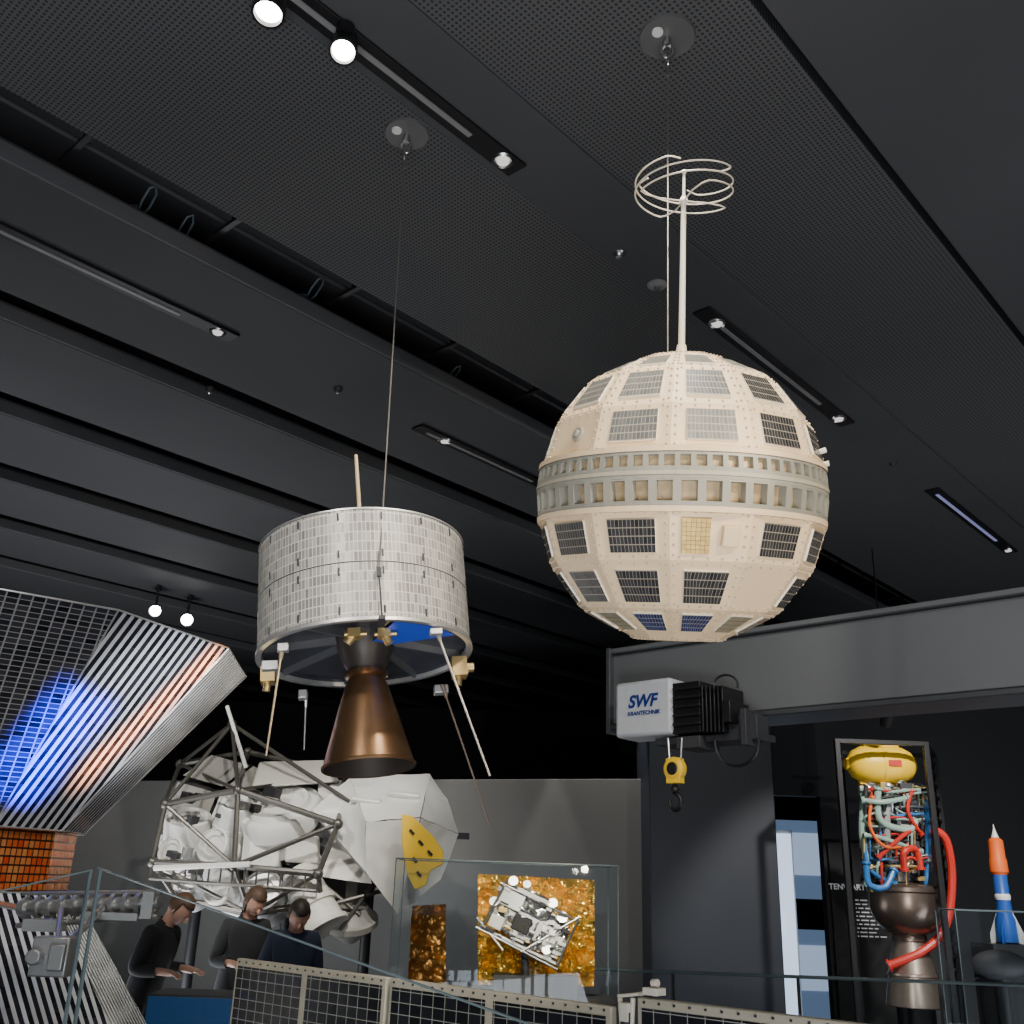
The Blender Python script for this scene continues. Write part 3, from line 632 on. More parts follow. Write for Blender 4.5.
for (x,z,r,l) in ((-.2,.18,.03,.07),(-.1,.2,.025,.05),(.12,.16,.03,.06),(.22,.1,.035,.05),(-.27,.0,.03,.05),(.2,-.14,.03,.06)):
    b=B(); b.tube(GL(x,-.08,z),GL(x-.02,-.10-l,z+.03),r,r*1.15,16); finish(b,"sensor_tube",random.choice((alum,steel)),gs)
for k in range(70):
    a1_=rad(random.choice((0,0,random.uniform(-35,35)))); X_=cxx*math.cos(a1_)+czz*math.sin(a1_); Z_=czz*math.cos(a1_)-cxx*math.sin(a1_)
    b=B(); b.box(GL(random.uniform(-.29,.29),-.11-random.random()*.06,random.uniform(-.18,.18)),(random.uniform(.02,.075),.03,random.uniform(.012,.04)),(X_,cyy,Z_)); finish(b,"instrument_unit",random.choice((alum,white,dk,silver,blk,steel,brass)),gs,bevel=.003)
for (x0_,z0_,x1_,z1_) in ((-.34,-.18,.30,-.20),(-.30,.16,.32,.15),(-.3,-.18,-.26,.2),(.29,-.18,.31,.18),(.31,.18,.02,-.20),(-.36,-.12,-.1,-.24)):
    b=B(); b.tube(GL(x0_,-.16,z0_),GL(x1_,-.16,z1_),.009,n=8); finish(b,"strut",steel,gs)
b=B(); p=G(535,975,.1); b.box((p.x,p.y,(p.z+.98)/2),(.6,.2,max(.04,p.z-.98))); b.tube((gc.x,gc.y+.05,.99),GL(0,.05,-.1),.03); finish(b,"stand",dk,gs)
gb=B(); gb.sheet(PY(408,985,8.1),PY(446,985,8.1),PY(446,904,8.15),PY(412,906,8.15),40,60,.05,7,seed=8,ridge=True,nrm=Vector((0,-1,0)))
finish(gb,"foil_wrapped_slab",mat("dark_gold_foil",(.35,.18,.05),.35,.85,.4,7,.35,12),label="crumpled gold foil slab standing beside the foil satellite",category="foil exhibit",angle=40)
# ---------------------------------------------------------------- crane beam & hoist
e0=PY(612,724,6.0); e1=PP(612,655,e0,U); hb=e1.z-e0.z
sbx=-V
L_=8.0
b=B()
cb=e0+sbx*(L_/2)+U*.15; cb.z=(e0.z+e1.z)/2
b.box(cb,(L_,.28,hb),(sbx,U,Z3),0)
b.box(Vector((cb.x,cb.y,e0.z-.02)),(L_,.34,.03),(sbx,U,Z3),1)
b.box(Vector((cb.x,cb.y,e1.z+.02)),(L_,.34,.03),(sbx,U,Z3),0)
ce=e0+U*.15; ce.z=(e0.z+e1.z)/2-.01
b.box(ce-sbx*.01,(.03,.36,hb+.1),(sbx,U,Z3),1)
finish(b,"crane_beam",[beamm,beamd],label="long grey steel box girder of an overhead crane",category="crane beam",bevel=.006)
for s_ in (.3,6):
    q=e0+sbx*s_+U*.15; b=B(); b.box(Vector((q.x,q.y,(e1.z+CZ)/2)),(.16,.16,CZ-e1.z-.08),(sbx,U,Z3))
    finish(b,"beam_hanger",blk,label="black hanger holding the crane girder to ceiling",category="bracket",group="crane hangers")
hoist=thing("crane_hoist",e0,"grey and black electric chain hoist with yellow hook block","hoist")
off=-.25
def hp_(px,py,o=off): return PP(px,py,e0+U*o,U)
def hbox(b,x0,y0,x1,y1,o,th,m=0):
    a=hp_(x0,(y0+y1)/2,o); c=hp_(x1,(y0+y1)/2,o); mx=(x0+x1)/2; t=hp_(mx,y0,o); d_=hp_(mx,y1,o)
    s0=a.dot(sbx); s1=c.dot(sbx); cc=(a+c)/2; cc.z=(t.z+d_.z)/2; b.box(cc+U*th/2,(s1-s0,th,t.z-d_.z),(sbx,U,Z3),m)
b=B(); hbox(b,615,680,671,736,off,.22); finish(b,"gear_cover",mat("hoist_light_grey",(.58,.60,.63),.4),hoist,bevel=.02)
b=B(); hbox(b,671,682,700,733,off+.02,.2)
for k in range(6): hbox(b,701+k*4,685,703+k*4,732,off+.0,.22)
hbox(b,700,688,726,729,off+.04,.15); hbox(b,722,700,730,722,off-.03,.2)
for k in range(5): hbox(b,672,686+k*9,700,689+k*9,off-.005,.03)
finish(b,"motor",blk,hoist,bevel=.004)
b=B(); hbox(b,655,735,757,742,off+.06,.2); hbox(b,724,715,757,740,off+.05,.12); hbox(b,740,708,746,745,off,.1); hbox(b,676,736,700,748,off,.2)
finish(b,"trolley",dk,hoist,bevel=.004)
b=B(); pts=[hp_(757-20+22*math.cos(t),742+24*math.sin(t)*1.0,off) for t in [PI*k/12-.2 for k in range(14)]]; b.path(pts,.008,6); finish(b,"power_cable",blk,hoist)
b=B(); pts=[hp_(726+12*math.cos(t),685+10*math.sin(t),off-.05) for t in [PI*1.1+PI*k/8 for k in range(9)]]; b.path(pts,.006,6); finish(b,"power_cable",blk,hoist)
for a_,c_ in (((668,738),(670,760)),((682,738),(681,760))):
    b=B(); b.tube(hp_(*a_),hp_(*c_),.006,n=6); finish(b,"lifting_chain",steel,hoist)
b=B(); c=hp_(675,769); 
b.lathe([(.0001,-.03),(.045,-.03),(.062,-.018),(.062,.018),(.045,.03),(.0001,.03)],28,c,(sbx,Z3,U)); b.box(c-Z3*.01,(.085,.05,.13),(sbx,U,Z3),0)
b.lathe([(.0001,-.036),(.03,-.036),(.034,-.03)],20,c-U*.0,(sbx,Z3,U),1)
finish(b,"hook_block",[yel,blk],hoist,bevel=.004)
b=B(); c=hp_(675,792); b.tube(c+Z3*.05,c,.012); b.ball(c+Z3*.01,.024,8)
h0=c-Z3*.05
b.path([h0+sbx*(.036*math.cos(t))+Z3*(.04*math.sin(t)) for t in [PI/2-2*PI*k/20*.82 for k in range(21)]],[.012]*14+[.011,.01,.009,.008,.007,.006,.004],8); finish(b,"hook",blk,hoist)
navy=mat("logo_blue",(.01,.035,.22),.4)
text("SWF","lettering",.095,hp_(628,708,off-.004),sbx,Z3,navy,hoist,shear=.25,bold=.003)
text("KRANTECHNIK","lettering",.031,hp_(627.5,716,off-.004),sbx,Z3,navy,hoist,shear=.15,bold=.0008)
# ---------------------------------------------------------------- engine rack
Ye=8.6
rack=thing("engine_rack",Vector((PY(895,900,Ye).x,Ye+.3,0)),"tall black steel frame rack holding a rocket engine","rack")
def E(px,py,dy=0): return PY(px,py,Ye+dy)
b=B()
zt=E(880,740).z
xl=E(846,860).x; xr=E(938,860).x
posts=[(xl,Ye),(xr,Ye),(xl+.27,Ye+.75),(xr+.38,Ye+.75)]
for x,y in posts: b.box((x,y,zt/2),(.045,.045,zt))
def bar(i,j,z,t=.04):
    p=Vector((*posts[i],z)); q=Vector((*posts[j],z)); d_=(q-p).normalized(); b.box((p+q)/2,((q-p).length,t,t),(d_,Z3.cross(d_),Z3))
for i,j in ((0,1),(1,3),(2,3),(0,2)): bar(i,j,zt-.02); bar(i,j,.05)
for k in range(18): bar(1,3,zt-.1-k*.1,.02)
finish(b,"frame",blk,rack,bevel=.004)
eng=thing("rocket_engine",Vector((PY(900,900,Ye+.35).x,Ye+.35,0)),"rocket engine with yellow tank, coloured pipes and brown thrust chamber","rocket engine")
d0=.35
def e(px,py,dy=0): return PY(px,py,Ye+d0+dy)
b=B(); c=e(881,765,-.05); 
tk=[(.0001,-.31),(.07,-.30),(.12,-.26),(.155,-.19),(.17,-.1),(.17,-.02),(.176,-.02),(.176,.02),(.17,.02),(.17,.1),(.155,.19),(.12,.26),(.07,.30),(.0001,.31)]
tk=[(r_*.98,z_*.95) for r_,z_ in tk]
b.lathe(tk,32,c,(Vector((0,1,0)),Z3,Vector((1,0,0)))); b.tube(c-Vector((.26,0,0)),c-Vector((.31,0,0)),.05); b.tube(c+Vector((.26,0,0)),c+Vector((.30,0,0)),.04); b.box(c+Z3*.16,(.3,.1,.03)); b.box(c-Z3*.15,(.4,.06,.04)); finish(b,"yellow_tank",yel,eng)
b=B(); b.box(c+Vector((.06,-.169,.0)),(.11,.012,.05)); finish(b,"tank_label",red,eng)
def pipe(pts,r,m,name="pipe"):
    b=B(); P_=[e(*p) for p in pts]
    out=[]; n=len(P_)
    for i in range(n-1):
        p0=P_[max(i-1,0)];p1=P_[i];p2=P_[i+1];p3=P_[min(i+2,n-1)]
        for k in range(6):
            t=k/6; out.append(.5*((2*p1)+(p2-p0)*t+(2*p0-5*p1+4*p2-p3)*t*t+(3*p1-p0-3*p2+p3)*t**3))
    out.append(P_[-1]); b.path(out,r,10); b.tube(out[0],out[0]+(out[1]-out[0]).normalized()*.02,r*1.5,n=12); b.tube(out[-1],out[-1]-(out[-1]-out[-2]).normalized()*.02,r*1.5,n=12); finish(b,name,m,eng)
pipe([(930,828,-.15),(946,840,-.15),(952,880,-.1),(946,925,-.1),(925,950,-.15),(888,966,-.1)],.034,red,"red_hose")
pipe([(866,862,-.22),(869,884,-.25),(885,887,-.25),(894,870,-.2)],.026,blue); pipe([(904,870,-.2),(904,852,-.25),(916,850,-.2),(921,870,-.2)],.028,red)
pipe([(926,800,-.2),(928,850,-.2),(924,892,-.1)],.022,blue); pipe([(864,790,-.1),(862,830,-.15),(866,860,-.15),(866,885,-.1)],.028,green)
pipe([(878,788,-.2),(879,818,-.22),(896,828,-.22),(914,826,-.2),(917,788,-.1)],.028,green); pipe([(862,800,-.2),(882,802,-.25),(908,798,-.2)],.022,green)
pipe([(872,796,-.2),(870,826,-.25),(884,846,-.25),(908,846,-.2)],.014,orange); pipe([(900,780,-.1),(898,812,-.15),(902,850,-.1)],.026,alum)
pipe([(888,785,-.15),(887,835,-.2),(890,880,-.1)],.03,alum); pipe([(914,828,-.2),(900,838,-.25),(878,858,-.2)],.018,red)
pipe([(864,835,-.22),(882,838,-.24),(922,852,-.2)],.018,green); pipe([(864,812,-.1),(868,866,-.2),(896,884,-.15)],.016,blue)
pipe([(864,800,-.1),(930,803,-.1)],.022,alum); pipe([(912,790,-.2),(908,812,-.24),(922,835,-.2)],.016,red)
cols=(alum,dk,green,green,blue,dk,brass,steel,red,dk)
for k in range(85):
    x=random.uniform(863,929); y=random.uniform(784,868); x2=min(930,max(862,x+random.choice((0,0,random.uniform(-20,20)))))
    if random.random()<.55: P_=[(x,y,-.12),(x,y+6,-.2),(x2,y+12,-.21),(x2,min(888,y+random.uniform(16,40)),-.16)]
    else: P_=[(x,y,-.12),(min(928,x+8),y+1,-.2),(min(930,x+random.uniform(14,40)),y+random.uniform(-2,3),-.2),(min(930,x+random.uniform(18,44)),y+random.uniform(4,14),-.16)]
    pipe(P_,random.uniform(.007,.014),random.choice(cols))
for (x,y,r,mi) in ((878,815,.08,0),(905,825,.09,0),(893,855,.10,1),(876,850,.07,0),(915,875,.06,1),(870,785,.05,0),(918,790,.06,0),(874,878,.06,1)):
    b=B(); c=e(x,y,-.05); b.lathe([(.0001,-r*.9),(r*.7,-r*.9),(r*.75,-r*.5),(r,-r*.4),(r,r*.4),(r*.75,r*.5),(r*.5,r),(.0001,r)],18,c,(Vector((1,0,0)),Vector((0,.5,.86)),Vector((0,-.86,.5)))); finish(b,"turbopump",[alum,dk][mi],eng)
for k in range(70):
    b=B(); b.box(e(random.uniform(864,929),random.uniform(786,890),random.uniform(-.18,0)),(random.uniform(.03,.11),.06,random.uniform(.03,.09))); finish(b,"valve_block",random.choice((alum,dk,dk,brass,blk)),eng,bevel=.004)
b=B(); c=e(904,884); 
pz=lambda y: e(903,y).z-c.z
b.lathe([(.0001,.02),(.14,.01),(.27,-.01),(.305,-.03),(.305,-.06),(.29,-.07),(.295,-.19),(.26,-.29),(.19,-.37),(.13,pz(934)),(.14,pz(936)),(.14,pz(940))],36,c); finish(b,"thrust_chamber",mat("chamber_brown",(.22,.17,.14),.3,.8),eng)
b=B(); b.lathe([(.12,pz(938)),(.14,pz(948)),(.19,pz(972)),(.20,pz(973)),(.20,pz(975)),(.19,pz(976)),(.23,pz(1005)),(.225,pz(1006)),(.12,pz(948))],36,c); finish(b,"nozzle_bell",mat("nozzle_metal",(.50,.42,.36),.3,.85),eng)
b=B(); b.tube((c.x,c.y,0),(c.x,c.y,c.z+pz(1000)),.15); b.tube(e(903,795,.05),e(903,890,.05),.06); finish(b,"mount",blk,eng)
pan=thing("text_board",Vector((PY(850,920,10.93).x,10.93,0)),"black exhibition wall board with white lettering","sign")
pa1=PY(827,842,10.93); pb1=PY(905,1000,10.93)
b=B(); b.box(((pa1.x+pb1.x)/2,10.93,pa1.z/2),(pb1.x-pa1.x,.03,pa1.z)); finish(b,"board",mat("board_black",(.020,.020,.023),.6),pan)
wl=mat("white_lettering",(.85,.85,.85),.6,emit=(1,1,1),es=.12)
text("TENWART","lettering",.078,PY(829,889,10.9),(1,0,0),Z3,wl,pan,bold=.0015)
b=B()
for k in range(10):
    p=PY(853,900+k*4,10.9); x=p.x
    while x<p.x+.30-.05*(k%3): 
        w_=random.uniform(.03,.08); b.box((x+w_/2,10.91,p.z),(w_,.004,.012)); x+=w_+.018
finish(b,"small_print",wl,pan,kind="stuff")
# ---------------------------------------------------------------- rocket model
rk=thing("model_rocket",Vector((PY(1002,900,8.7).x,8.7,0)),"slim scale model rocket with long orange upper body and blue fins","model rocket")
YR=8.7
def K(px,py): return PY(px,py,YR)
cx=K(1004,880).x; 
def zc(y): return K(1004,y).z
RO=(cx-.03,YR,0)
b=B(); b.lathe([(.0001,zc(824)),(.010,zc(830)),(.03,zc(838)),(.034,zc(842))],24,RO); finish(b,"nose_cone",white,rk)
b=B(); b.lathe([(.034,zc(838)),(.058,zc(841)),(.062,zc(858)),(.068,zc(860)),(.072,zc(872)),(.055,zc(875))],24,RO); finish(b,"upper_stage",orange,rk)
b=B(); b.lathe([(.050,zc(872)),(.055,zc(874)),(.055,zc(894)),(.06,zc(895)),(.06,zc(899)),(.056,zc(900)),(.062,zc(914)),(.08,zc(920)),(.085,zc(942)),(.0001,zc(943))],24,RO,m=[0,0,1,1,1,0,0,0,0])
rb=mat("rocket_blue",(.02,.09,.38),.35)
finish(b,"lower_stage",[rb,white],rk)
for k in range(4):
    th=PI/4+k*PI/2; r_=Vector((math.cos(th),math.sin(th),0)); o=Vector(RO); t_=Z3.cross(r_)
    b=B(); b.prism([o+r_*.06+Z3*zc(912),o+r_*.13+Z3*zc(934),o+r_*.13+Z3*zc(944),o+r_*.07+Z3*zc(942)],t_*.012,0); finish(b,"fin",[rb,white][k%2],rk)
b=B(); b.box((cx,YR,zc(943)/2),(.5,.4,zc(944))); finish(b,"pedestal",blk,rk)
case(955,1075,912,7.75,.35,"display_case","low glass case holding dark rounded exhibits",.7)
b=B(); p=PY(1000,965,7.93); b.ball(p,.13,12,sc=(1.6,.7,.8)); b.tube(p,(p.x,p.y,.7),.04); finish(b,"dark_exhibit",dk,label="dark rounded metal exhibit inside low glass case",category="exhibit")
b=B(); p=PY(888,715,8.5); b.lathe([(.0001,-.1),(.05,-.1),(.06,.03),(.05,.03),(.0001,0)],20,p,(Vector((1,0,0)),Vector((0,.7,.7)),Vector((0,-.7,.7)))); b.tube(p,Vector((p.x,p.y,4.66)),.006); b.box(Vector((p.x,p.y,p.z+.1)),(.25,.03,.02))
finish(b,"spotlight",blk,label="small black spotlight on a drop rod",category="spotlight")
# ---------------------------------------------------------------- long solar wing at the bottom
w0=PY(240,958,4.7); nU=U
def wp(px,py): return PP(px,py,w0,nU)
w1=wp(614,990); w2=wp(640,998); w3=wp(1060,1040)
wfr=mat("wing_frame",(.50,.46,.36),.5)
def wing(s0,s1,ztw):
    zbw=ztw-.62
    e_=thing("solar_wing",Vector(((s0.x+s1.x)/2,(s0.y+s1.y)/2,0)),"black solar cell wing panel with cream riveted frame on posts","solar panel","solar wing panels")
    dd=sbx; L=(s1-s0).dot(dd); c=s0+dd*L/2; c.z=(ztw+zbw)/2
    b=B(); b.box(c,(L,.03,ztw-zbw),(dd,U,Z3)); finish(b,"frame",wfr,e_,bevel=.004)
    b=B(); n=max(1,round(L/.62)); g=.022
    for k in range(n):
        a=L*k/n+g*.8; z=L*(k+1)/n-g*.8; o=s0-U*.018
        pts=[(a,zbw+.03),(z,zbw+.03),(z,ztw-.028),(a,ztw-.028)]; Pp=[Vector((o.x,o.y,0))+dd*q[0]+Z3*q[1] for q in pts]
        b.quad(*Pp,0,[(q[0],q[1]) for q in pts])
    finish(b,"solar_cells",arr,e_,flat=True)
    b=B()
    m_=int(L/.05)
    for k in range(m_): 
        p=Vector((s0.x,s0.y,ztw-.012))+dd*(L*(k+.5)/m_)-U*.017; b.box(p,(.006,.006,.006),(dd,U,Z3))
    finish(b,"rivets",dk,e_,kind="stuff")
    for t in (.12,.88):
        b=B(); p=s0+dd*L*t+U*.03; b.tube((p.x,p.y,0),(p.x,p.y,ztw-.1),.02); finish(b,"post",dk,e_)
wA=wp(392,969)
wing(w0,wA-sbx*.01,w0.z); wing(wA+sbx*.01,w1,w0.z); wing(w2,w3,w0.z+.035)
hub=thing("wing_hinge",Vector((wp(627,1000).x,wp(627,1000).y,0)),"white and brass mechanical hinge between solar wing panels","hinge")
b=B(); c=wp(627,1012); 
b.box(c,(.03,.04,.05),(sbx,U,Z3)); b.tube(wp(620,998),wp(622,1024),.008); b.tube(wp(633,998),wp(632,1024),.008); b.tube(wp(618,996),wp(640,994),.005); b.box(wp(658,991)-U*.02,(.05,.05,.02),(sbx,U,Z3)); b.tube(wp(656,983)-U*.02,wp(662,983)-U*.02,.012); b.tube(wp(640,994),wp(658,991)-U*.02,.006)
finish(b,"bracket",creamW,hub,bevel=.003)
b=B(); b.tube((c.x,c.y,0),(c.x,c.y,c.z),.02); finish(b,"post",dk,hub)
# ---------------------------------------------------------------- glass balustrades
def balus(a,c,zb_,n,label,edge=.012):
    e_=thing("glass_balustrade",Vector(((a.x+c.x)/2,(a.y+c.y)/2,0)),label,"balustrade","glass balustrades")
    dd=Vector((c.x-a.x,c.y-a.y,0)); dd.normalize(); nn=Z3.cross(dd)
    for k in range(n):
        b=B(); t0=k/n+.004;t1=(k+1)/n-.004; p=a.lerp(c,t0);q=a.lerp(c,t1)
        b.quad(Vector((p.x,p.y,zb_)),Vector((q.x,q.y,zb_)),q,p); finish(b,"glass_pane",glass,e_,flat=True)
    r=B(); r.tube(a,c,edge,n=8); finish(r,"top_rail",gledge,e_)
    for k in range(n+1):
        w_=.02 if edge>.01 else .008
        s=B(); p=a.lerp(c,k/n); s.box(Vector((p.x,p.y,(p.z)/2))+nn*w_,(w_,w_,p.z),(dd,nn,Z3)); finish(s,"post",gledge if edge<.01 else dk,e_)
balus(PY(560,968,9.2),PY(1100,988,7.2),.1,4,"long clear glass balustrade with slim top rail")
balus(PY(98,868,3.0),PY(545,1030,1.95),.3,1,"sloping clear glass balustrade with pale top edge",.0025)
balus(PY(-60,905,2.7),PY(92,870,3.0),.3,1,"short clear glass balustrade beside the probe",.0025)
a=PY(146,994,6.5);c=PY(240,994,6.5); e_=thing("display_table",Vector(((a.x+c.x)/2,6.7,0)),"low display table with glowing blue lit top edge","table")
b=B(); b.box(((a.x+c.x)/2,6.7,a.z/2),(c.x-a.x,.36,a.z)); finish(b,"body",dk,e_,bevel=.01)
b=B(); b.box(((a.x+c.x)/2,6.5-.008,a.z-.16),(c.x-a.x-.04,.012,.3)); finish(b,"lit_front",screenb,e_)
# ---------------------------------------------------------------- people
def person(px,py,Yp,headz_h,yaw,lean,hm,cm,label,longhair=False,bow=30):
    hpnt=PY(px,py,Yp); s_=headz_h
    pel=Vector((0,0,.93*s_))
    def up(x,y,z):
        v=Vector((x,y,z))*s_-pel; a=rad(lean); y2=v.y*math.cos(a)-v.z*math.sin(a); z2=v.z*math.cos(a)+v.y*math.sin(a); return pel+Vector((v.x,y2,z2))
    J={};E_=[];Rr={}
    def j(n,p,r,par=None):
        J[n]=(len(J),p); Rr[n]=r
        if par: E_.append((J[par][0],J[n][0]))
    j('pel',pel,.15); j('sp',up(0,0,1.12),.135,'pel'); j('ch',up(0,0,1.30),.15,'sp'); j('nb',up(0,0,1.43),.075,'ch')
    nk=up(0,-.01,1.50); j('nk',nk,.055,'nb')
    ba=rad(lean+bow)
    hv=Vector((0,-math.sin(ba),math.cos(ba)))
    j('h1',nk+hv*.06,.07,'nk'); j('h2',nk+hv*.13,.082,'h1'); j('h3',nk+hv*.19,.06,'h2')
    for sg,n in ((1,'l'),(-1,'r')):
        j(n+'sh',up(sg*.17,0,1.39),.062,'ch'); el=up(sg*.23,.0,1.12); j(n+'el',el,.043,n+'sh')
        wr=el+Vector((-sg*.05,-.22,.0))*s_; j(n+'wr',wr,.028,n+'el'); pm=wr+Vector((-sg*.01,-.07,-.01)); j(n+'pm',pm,.03,n+'wr')
        for f in range(4):
            b0=pm+Vector(((f-1.5)*.021,-.035,0)); j(n+'f%d'%f,b0,.010,n+'pm'); j(n+'g%d'%f,b0+Vector((0,-.035-.004*(f in(1,2)),-.012)),.009,n+'f%d'%f); j(n+'k%d'%f,b0+Vector((0,-.055,-.032)),.008,n+'g%d'%f)
        t0=pm+Vector((-sg*.035,-.005,-.005)); j(n+'t0',t0,.011,n+'pm'); j(n+'t1',t0+Vector((-sg*.015,-.03,-.01)),.009,n+'t0')
        j(n+'hp',Vector((sg*.09,0,.88))*s_,.09,'pel'); j(n+'kn',Vector((sg*.11,-.02,.49))*s_,.06,n+'hp'); j(n+'an',Vector((sg*.12,.02,.09))*s_,.042,n+'kn'); j(n+'to',Vector((sg*.13,-.15,.045))*s_,.04,n+'an')
    me=bpy.data.meshes.new("tmp"); me.from_pydata([tuple(v[1]) for v in J.values()],E_,[]); ob=bpy.data.objects.new("tmp",me); COL.objects.link(ob)
    md=ob.modifiers.new("s",'SKIN'); md.use_smooth_shade=True
    for n,(i,p) in J.items():
        sv=me.skin_vertices[0].data[i]; r=Rr[n]; 
        sv.radius=(r,r*.72) if n in('pel','sp','ch') else (r,r); sv.use_root=(n=='pel')
    ob.modifiers.new("ss",'SUBSURF').levels=2
    bpy.context.view_layer.update()
    m2=bpy.data.meshes.new_from_object(ob.evaluated_get(bpy.context.evaluated_depsgraph_get())); bpy.data.objects.remove(ob)
    bm=bmesh.new(); bm.from_mesh(m2); bm.verts.ensure_lookup_table()
    fw=Vector((0,-math.cos(ba),-math.sin(ba))); hx_=Vector((1,0,0)); HC=nk+hv*.125
    def ell(c,rx,ry,rz,n=12):
        vs=bmesh.ops.create_uvsphere(bm,u_segments=n*2,v_segments=n,radius=1)['verts']
        for v in vs: v.co=c+hx_*v.co.x*rx+fw*v.co.y*ry+hv*v.co.z*rz
    ell(HC,.076,.093,.112,14); ell(HC+fw*.03-hv*.055,.05,.055,.05); ell(HC+fw*.098-hv*.012,.013,.02,.022,8)
    for sg in(1,-1): ell(HC+hx_*sg*.077-hv*.005,.01,.018,.028,8); ell(HC+hx_*sg*.03+fw*.075+hv*.012,.013,.014,.009,8)
    ell(HC+fw*.083-hv*.05,.024,.008,.007,8)
    bm.to_mesh(m2); bm.free()
    for p in m2.polygons: p.use_smooth=True
    m2.materials.clear(); m2.materials.append(skin)
    ang=yaw; Rm=Matrix.Rotation(ang,4,'Z'); hw=Rm@HC
    base=Vector((hpnt.x-hw.x,hpnt.y-hw.y,0))
    e_=bpy.data.objects.new("person",None); COL.objects.link(e_); e_.location=base; e_.rotation_euler=(0,0,ang)
    e_["label"]=label; e_["category"]="person"; e_["group"]="museum visitors"
    bo=bpy.data.objects.new("body",m2); COL.objects.link(bo); bo.parent=e_
    def cloth(name,test,push,mt):
        bm=bmesh.new(); bm.from_mesh(m2); bm.normal_update(); dele=[f for f in bm.faces if not test(f.calc_center_median())]
        bmesh.ops.delete(bm,geom=dele,context='FACES')
        for v in bm.verts: v.co+=v.normal*push
        mm=bpy.data.meshes.new(name); bm.to_mesh(mm); bm.free()
        for p in mm.polygons: p.use_smooth=True
        mm.materials.clear(); mm.materials.append(mt); o=bpy.data.objects.new(name,mm); COL.objects.link(o); o.parent=e_
    hands=lambda c: min((c-J['lpm'][1]).length,(c-J['rpm'][1]).length)<.11 
    cloth("jacket",lambda c:(c.z>.88*s_) and not hands(c) and (c-nk).dot(hv)<-.005,.012,cm)
    cloth("trousers",lambda c:c.z<=.9*s_ and c.z>.1*s_ and not hands(c) ,.01,clothk)
    cloth("shoe",lambda c:c.z<=.11*s_ and c.x>0,.008,blk); cloth("shoe",lambda c:c.z<=.11*s_ and c.x<=0,.008,blk)
    bm=bmesh.new(); vs=bmesh.ops.create_uvsphere(bm,u_segments=28,v_segments=18,radius=1)['verts']
    dele=[v for v in vs if (v.co.y>.25 and v.co.z<.42) or v.co.z<(-.75 if longhair else -.45)]
    for v in vs: 
        q=v.co.copy(); nz=1+.05*noise.noise(q*5); v.co=HC+(hx_*q.x*.087+fw*(q.y*.104-.006)+hv*(q.z*(.125 if q.z>0 else (.17 if longhair else .11))+.006))*nz
    bmesh.ops.delete(bm,geom=dele,context='VERTS')
    mm=bpy.data.meshes.new("hair"); bm.to_mesh(mm); bm.free()
    for p in mm.polygons: p.use_smooth=True
    mm.materials.append(hm); o=bpy.data.objects.new("hair",mm); COL.objects.link(o); o.parent=e_; sd=o.modifiers.new("t",'SOLIDIFY'); sd.thickness=.012; sd.offset=1
    if longhair:
        b=B(); p=HC-fw*.09-hv*.02; b.path([p,p-fw*.05-Z3*.03,p-fw*.07-Z3*.12,p-fw*.05-Z3*.2],[.03,.035,.03,.008],10); finish(b,"ponytail",hm,e_,local=True)
person(180,913,8.3,.94,rad(75),16,hairb,clothk,"person in black jacket looking down, hands forward over a display")
person(256,899,8.75,.97,rad(40),12,hairb,clothg,"person with brown hair and grey top looking down",True)
person(299,916,8.35,.93,rad(20),16,haird,clothb,"person with dark hair and navy top leaning over a display")
# ---------------------------------------------------------------- lights
def area(loc,tgt,size,power,col=(1,1,1),sy=None,spread=None):
    l=bpy.data.lights.new("added_area_light",'AREA'); l.energy=power; l.size=size; l.color=col
    if sy: l.shape='RECTANGLE'; l.size_y=sy
    if spread: l.spread=rad(spread)
    o=bpy.data.objects.new("added_area_light",l); COL.objects.link(o); o.location=loc
    o.rotation_euler=(Vector(tgt)-Vector(loc)).to_track_quat('-Z','Y').to_euler()
    return o
def spotl(loc,tgt,power,ang=35,col=(1,.93,.82),blend=.5,rad_=.06):
    l=bpy.data.lights.new("spot_lamp",'SPOT'); l.energy=power; l.spot_size=rad(ang); l.spot_blend=blend; l.color=col; l.shadow_soft_size=rad_; o=bpy.data.objects.new("spot_lamp",l); COL.objects.link(o); o.location=loc
    o.rotation_euler=(Vector(tgt)-Vector(loc)).to_track_quat('-Z','Y').to_euler()
spotl((1.9,-.4,4.3),bc,300,28,(1,.87,.66)); spotl((-1.4,-.3,4.4),bc,110,28,(1,.92,.80)); spotl((2.2,.4,1.2),bc-Z3*.15,110,35,(1,.82,.58),1,.1)
spotl((-1.6,.2,4.3),dc,180,30,(1,.95,.88)); spotl((-.5,.2,.6),dc-Z3*.2,50,34,(.9,.92,1),1,.08); spotl((.9,.4,4.2),dc-Z3*.25,90,26,(1,.9,.8)); spotl((1.3,1.6,3.2),dc-Z3*.4,50,24,(1,.85,.7),1)  # second spot: unseen low fill added to brighten the drum underside
spotl((-1.0,5.5,4.5),c0,480,45,(1,.95,.86)); spotl((-3.8,6.0,4.5),c0,280,45,(1,.95,.88)); spotl((.3,5.6,4.5),Q(410,850,-1.3),160,22,(1,.96,.9))
spotl((.2,4.9,4.4),G(535,925),480,22,(1,.9,.72)); spotl((-.6,4.5,4.0),G(520,930),320,20,(1,.88,.66)); spotl((.9,4.0,1.9),G(540,930),220,16,(1,.88,.68),1,.04)
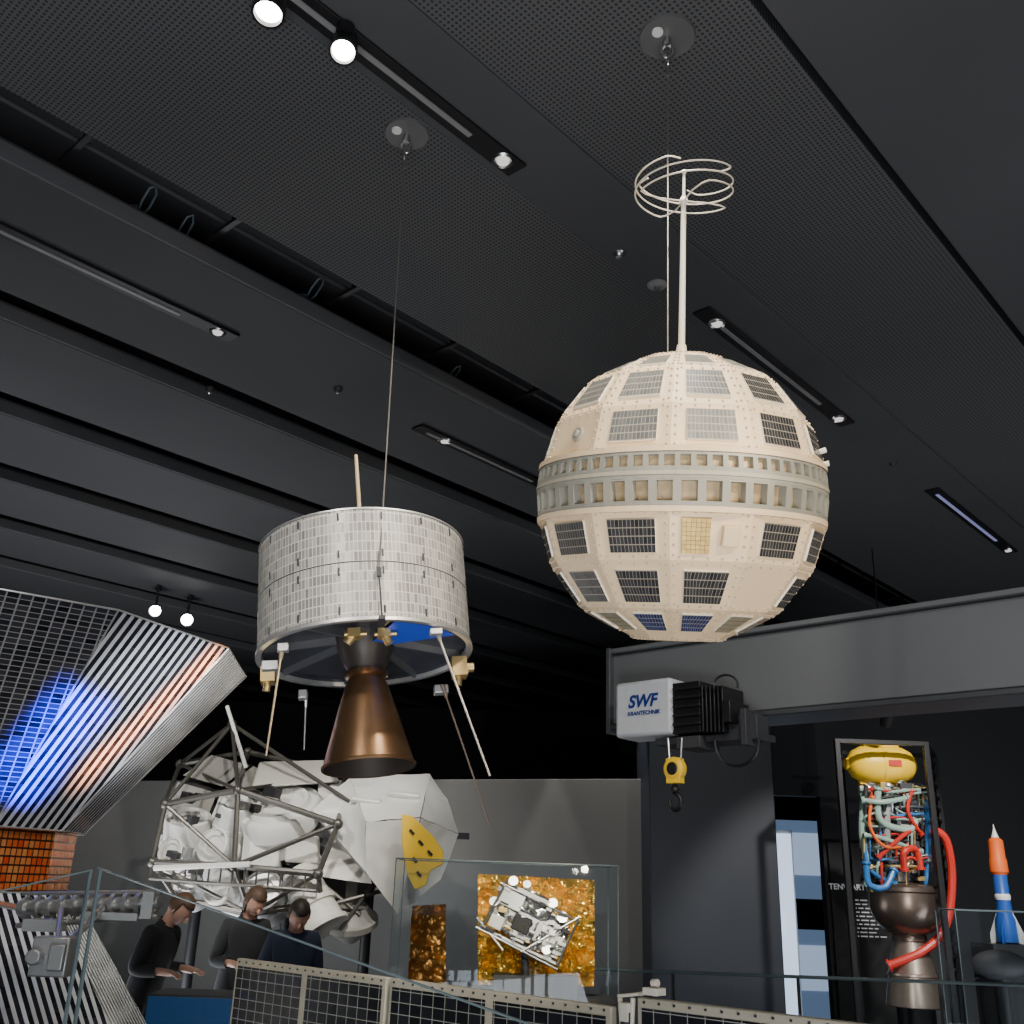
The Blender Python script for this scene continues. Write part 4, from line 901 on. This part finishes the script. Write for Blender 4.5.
for s_,pw,zz in ((-.5,60,2.0),(-1.7,46,2.2),(-2.7,30,1.8),(-4.6,34,2.0),(-7.6,36,2.1)):
    q=WB+WD*s_-WN*.75; spotl((q.x,q.y,4.4),WB+WD*s_+Z3*zz,pw*1.8,46,(1,.96,.9),.25)
spotl((-.8,2.0,4.5),(-2.0,4.3,2.4),130,40); spotl((.2,3.4,1.3),(-1.45,4.45,2.35),380,24,(.95,.97,1),.8,.1)
bl=area((-1.15,1.5,1.45),(-1.84,4.02,2.16),.20,10,(.0,.03,1),.52,3); bl.rotation_euler.rotate_axis('Z',rad(-32))  # added unseen blue beam, stands in for a blue reflection on the facets
ol=area((.1,4.0,2.9),(-1.32,4.50,2.50),.10,2.2,(1,.25,.03),.50,4); ol.rotation_euler.rotate_axis('Z',rad(-25))  # added unseen orange beam for copper glints on the rim tip
spotl((-1.2,2.2,1.75),(-2.3,4.1,1.79),300,11,(1,.38,.14),.6)
spotl((-1.6,1.6,4.2),(-1.7,3.9,1.5),80,30)
spotl((3.5,6.0,4.4),E(890,850),560,40,(1,.95,.88)); spotl((4.5,6.2,4.4),K(1004,880),140,30); spotl((2.6,5.4,1.4),e(903,930),60,20,(1,.93,.85),1,.04)
spotl((.5,2.2,4.5),wp(430,1000),170,70); spotl((2.6,.8,4.4),wp(820,1020),60,60); spotl((3.2,1.2,4.4),e0+sbx*1.5+Z3*.2,220,80,(1,.99,.97),1); spotl((1.2,2.9,4.5),e0+sbx*.3,80,40)
spotl((-1.0,6.0,4.5),(-1.9,8,1.4),35,40)
area((0,-.9,.3),(0,-.3,4.75),2.6,190,(.94,.96,1)); area((-3.6,9,.3),(-3,9.5,4.7),2.2,110,(.94,.96,1)); area((5,6.5,.3),(5,8,4.7),2,50,(.92,.95,1)); area((-5.2,4.5,.3),(-4,6.5,4.7),1.6,45,(.94,.96,1))  # unseen floor-level areas added as ambient fill, mostly for the ceiling
w=bpy.data.worlds.new("world"); bpy.context.scene.world=w; w.use_nodes=True; w.node_tree.nodes["Background"].inputs[0].default_value=(.65,.67,.7,1); w.node_tree.nodes["Background"].inputs[1].default_value=.6
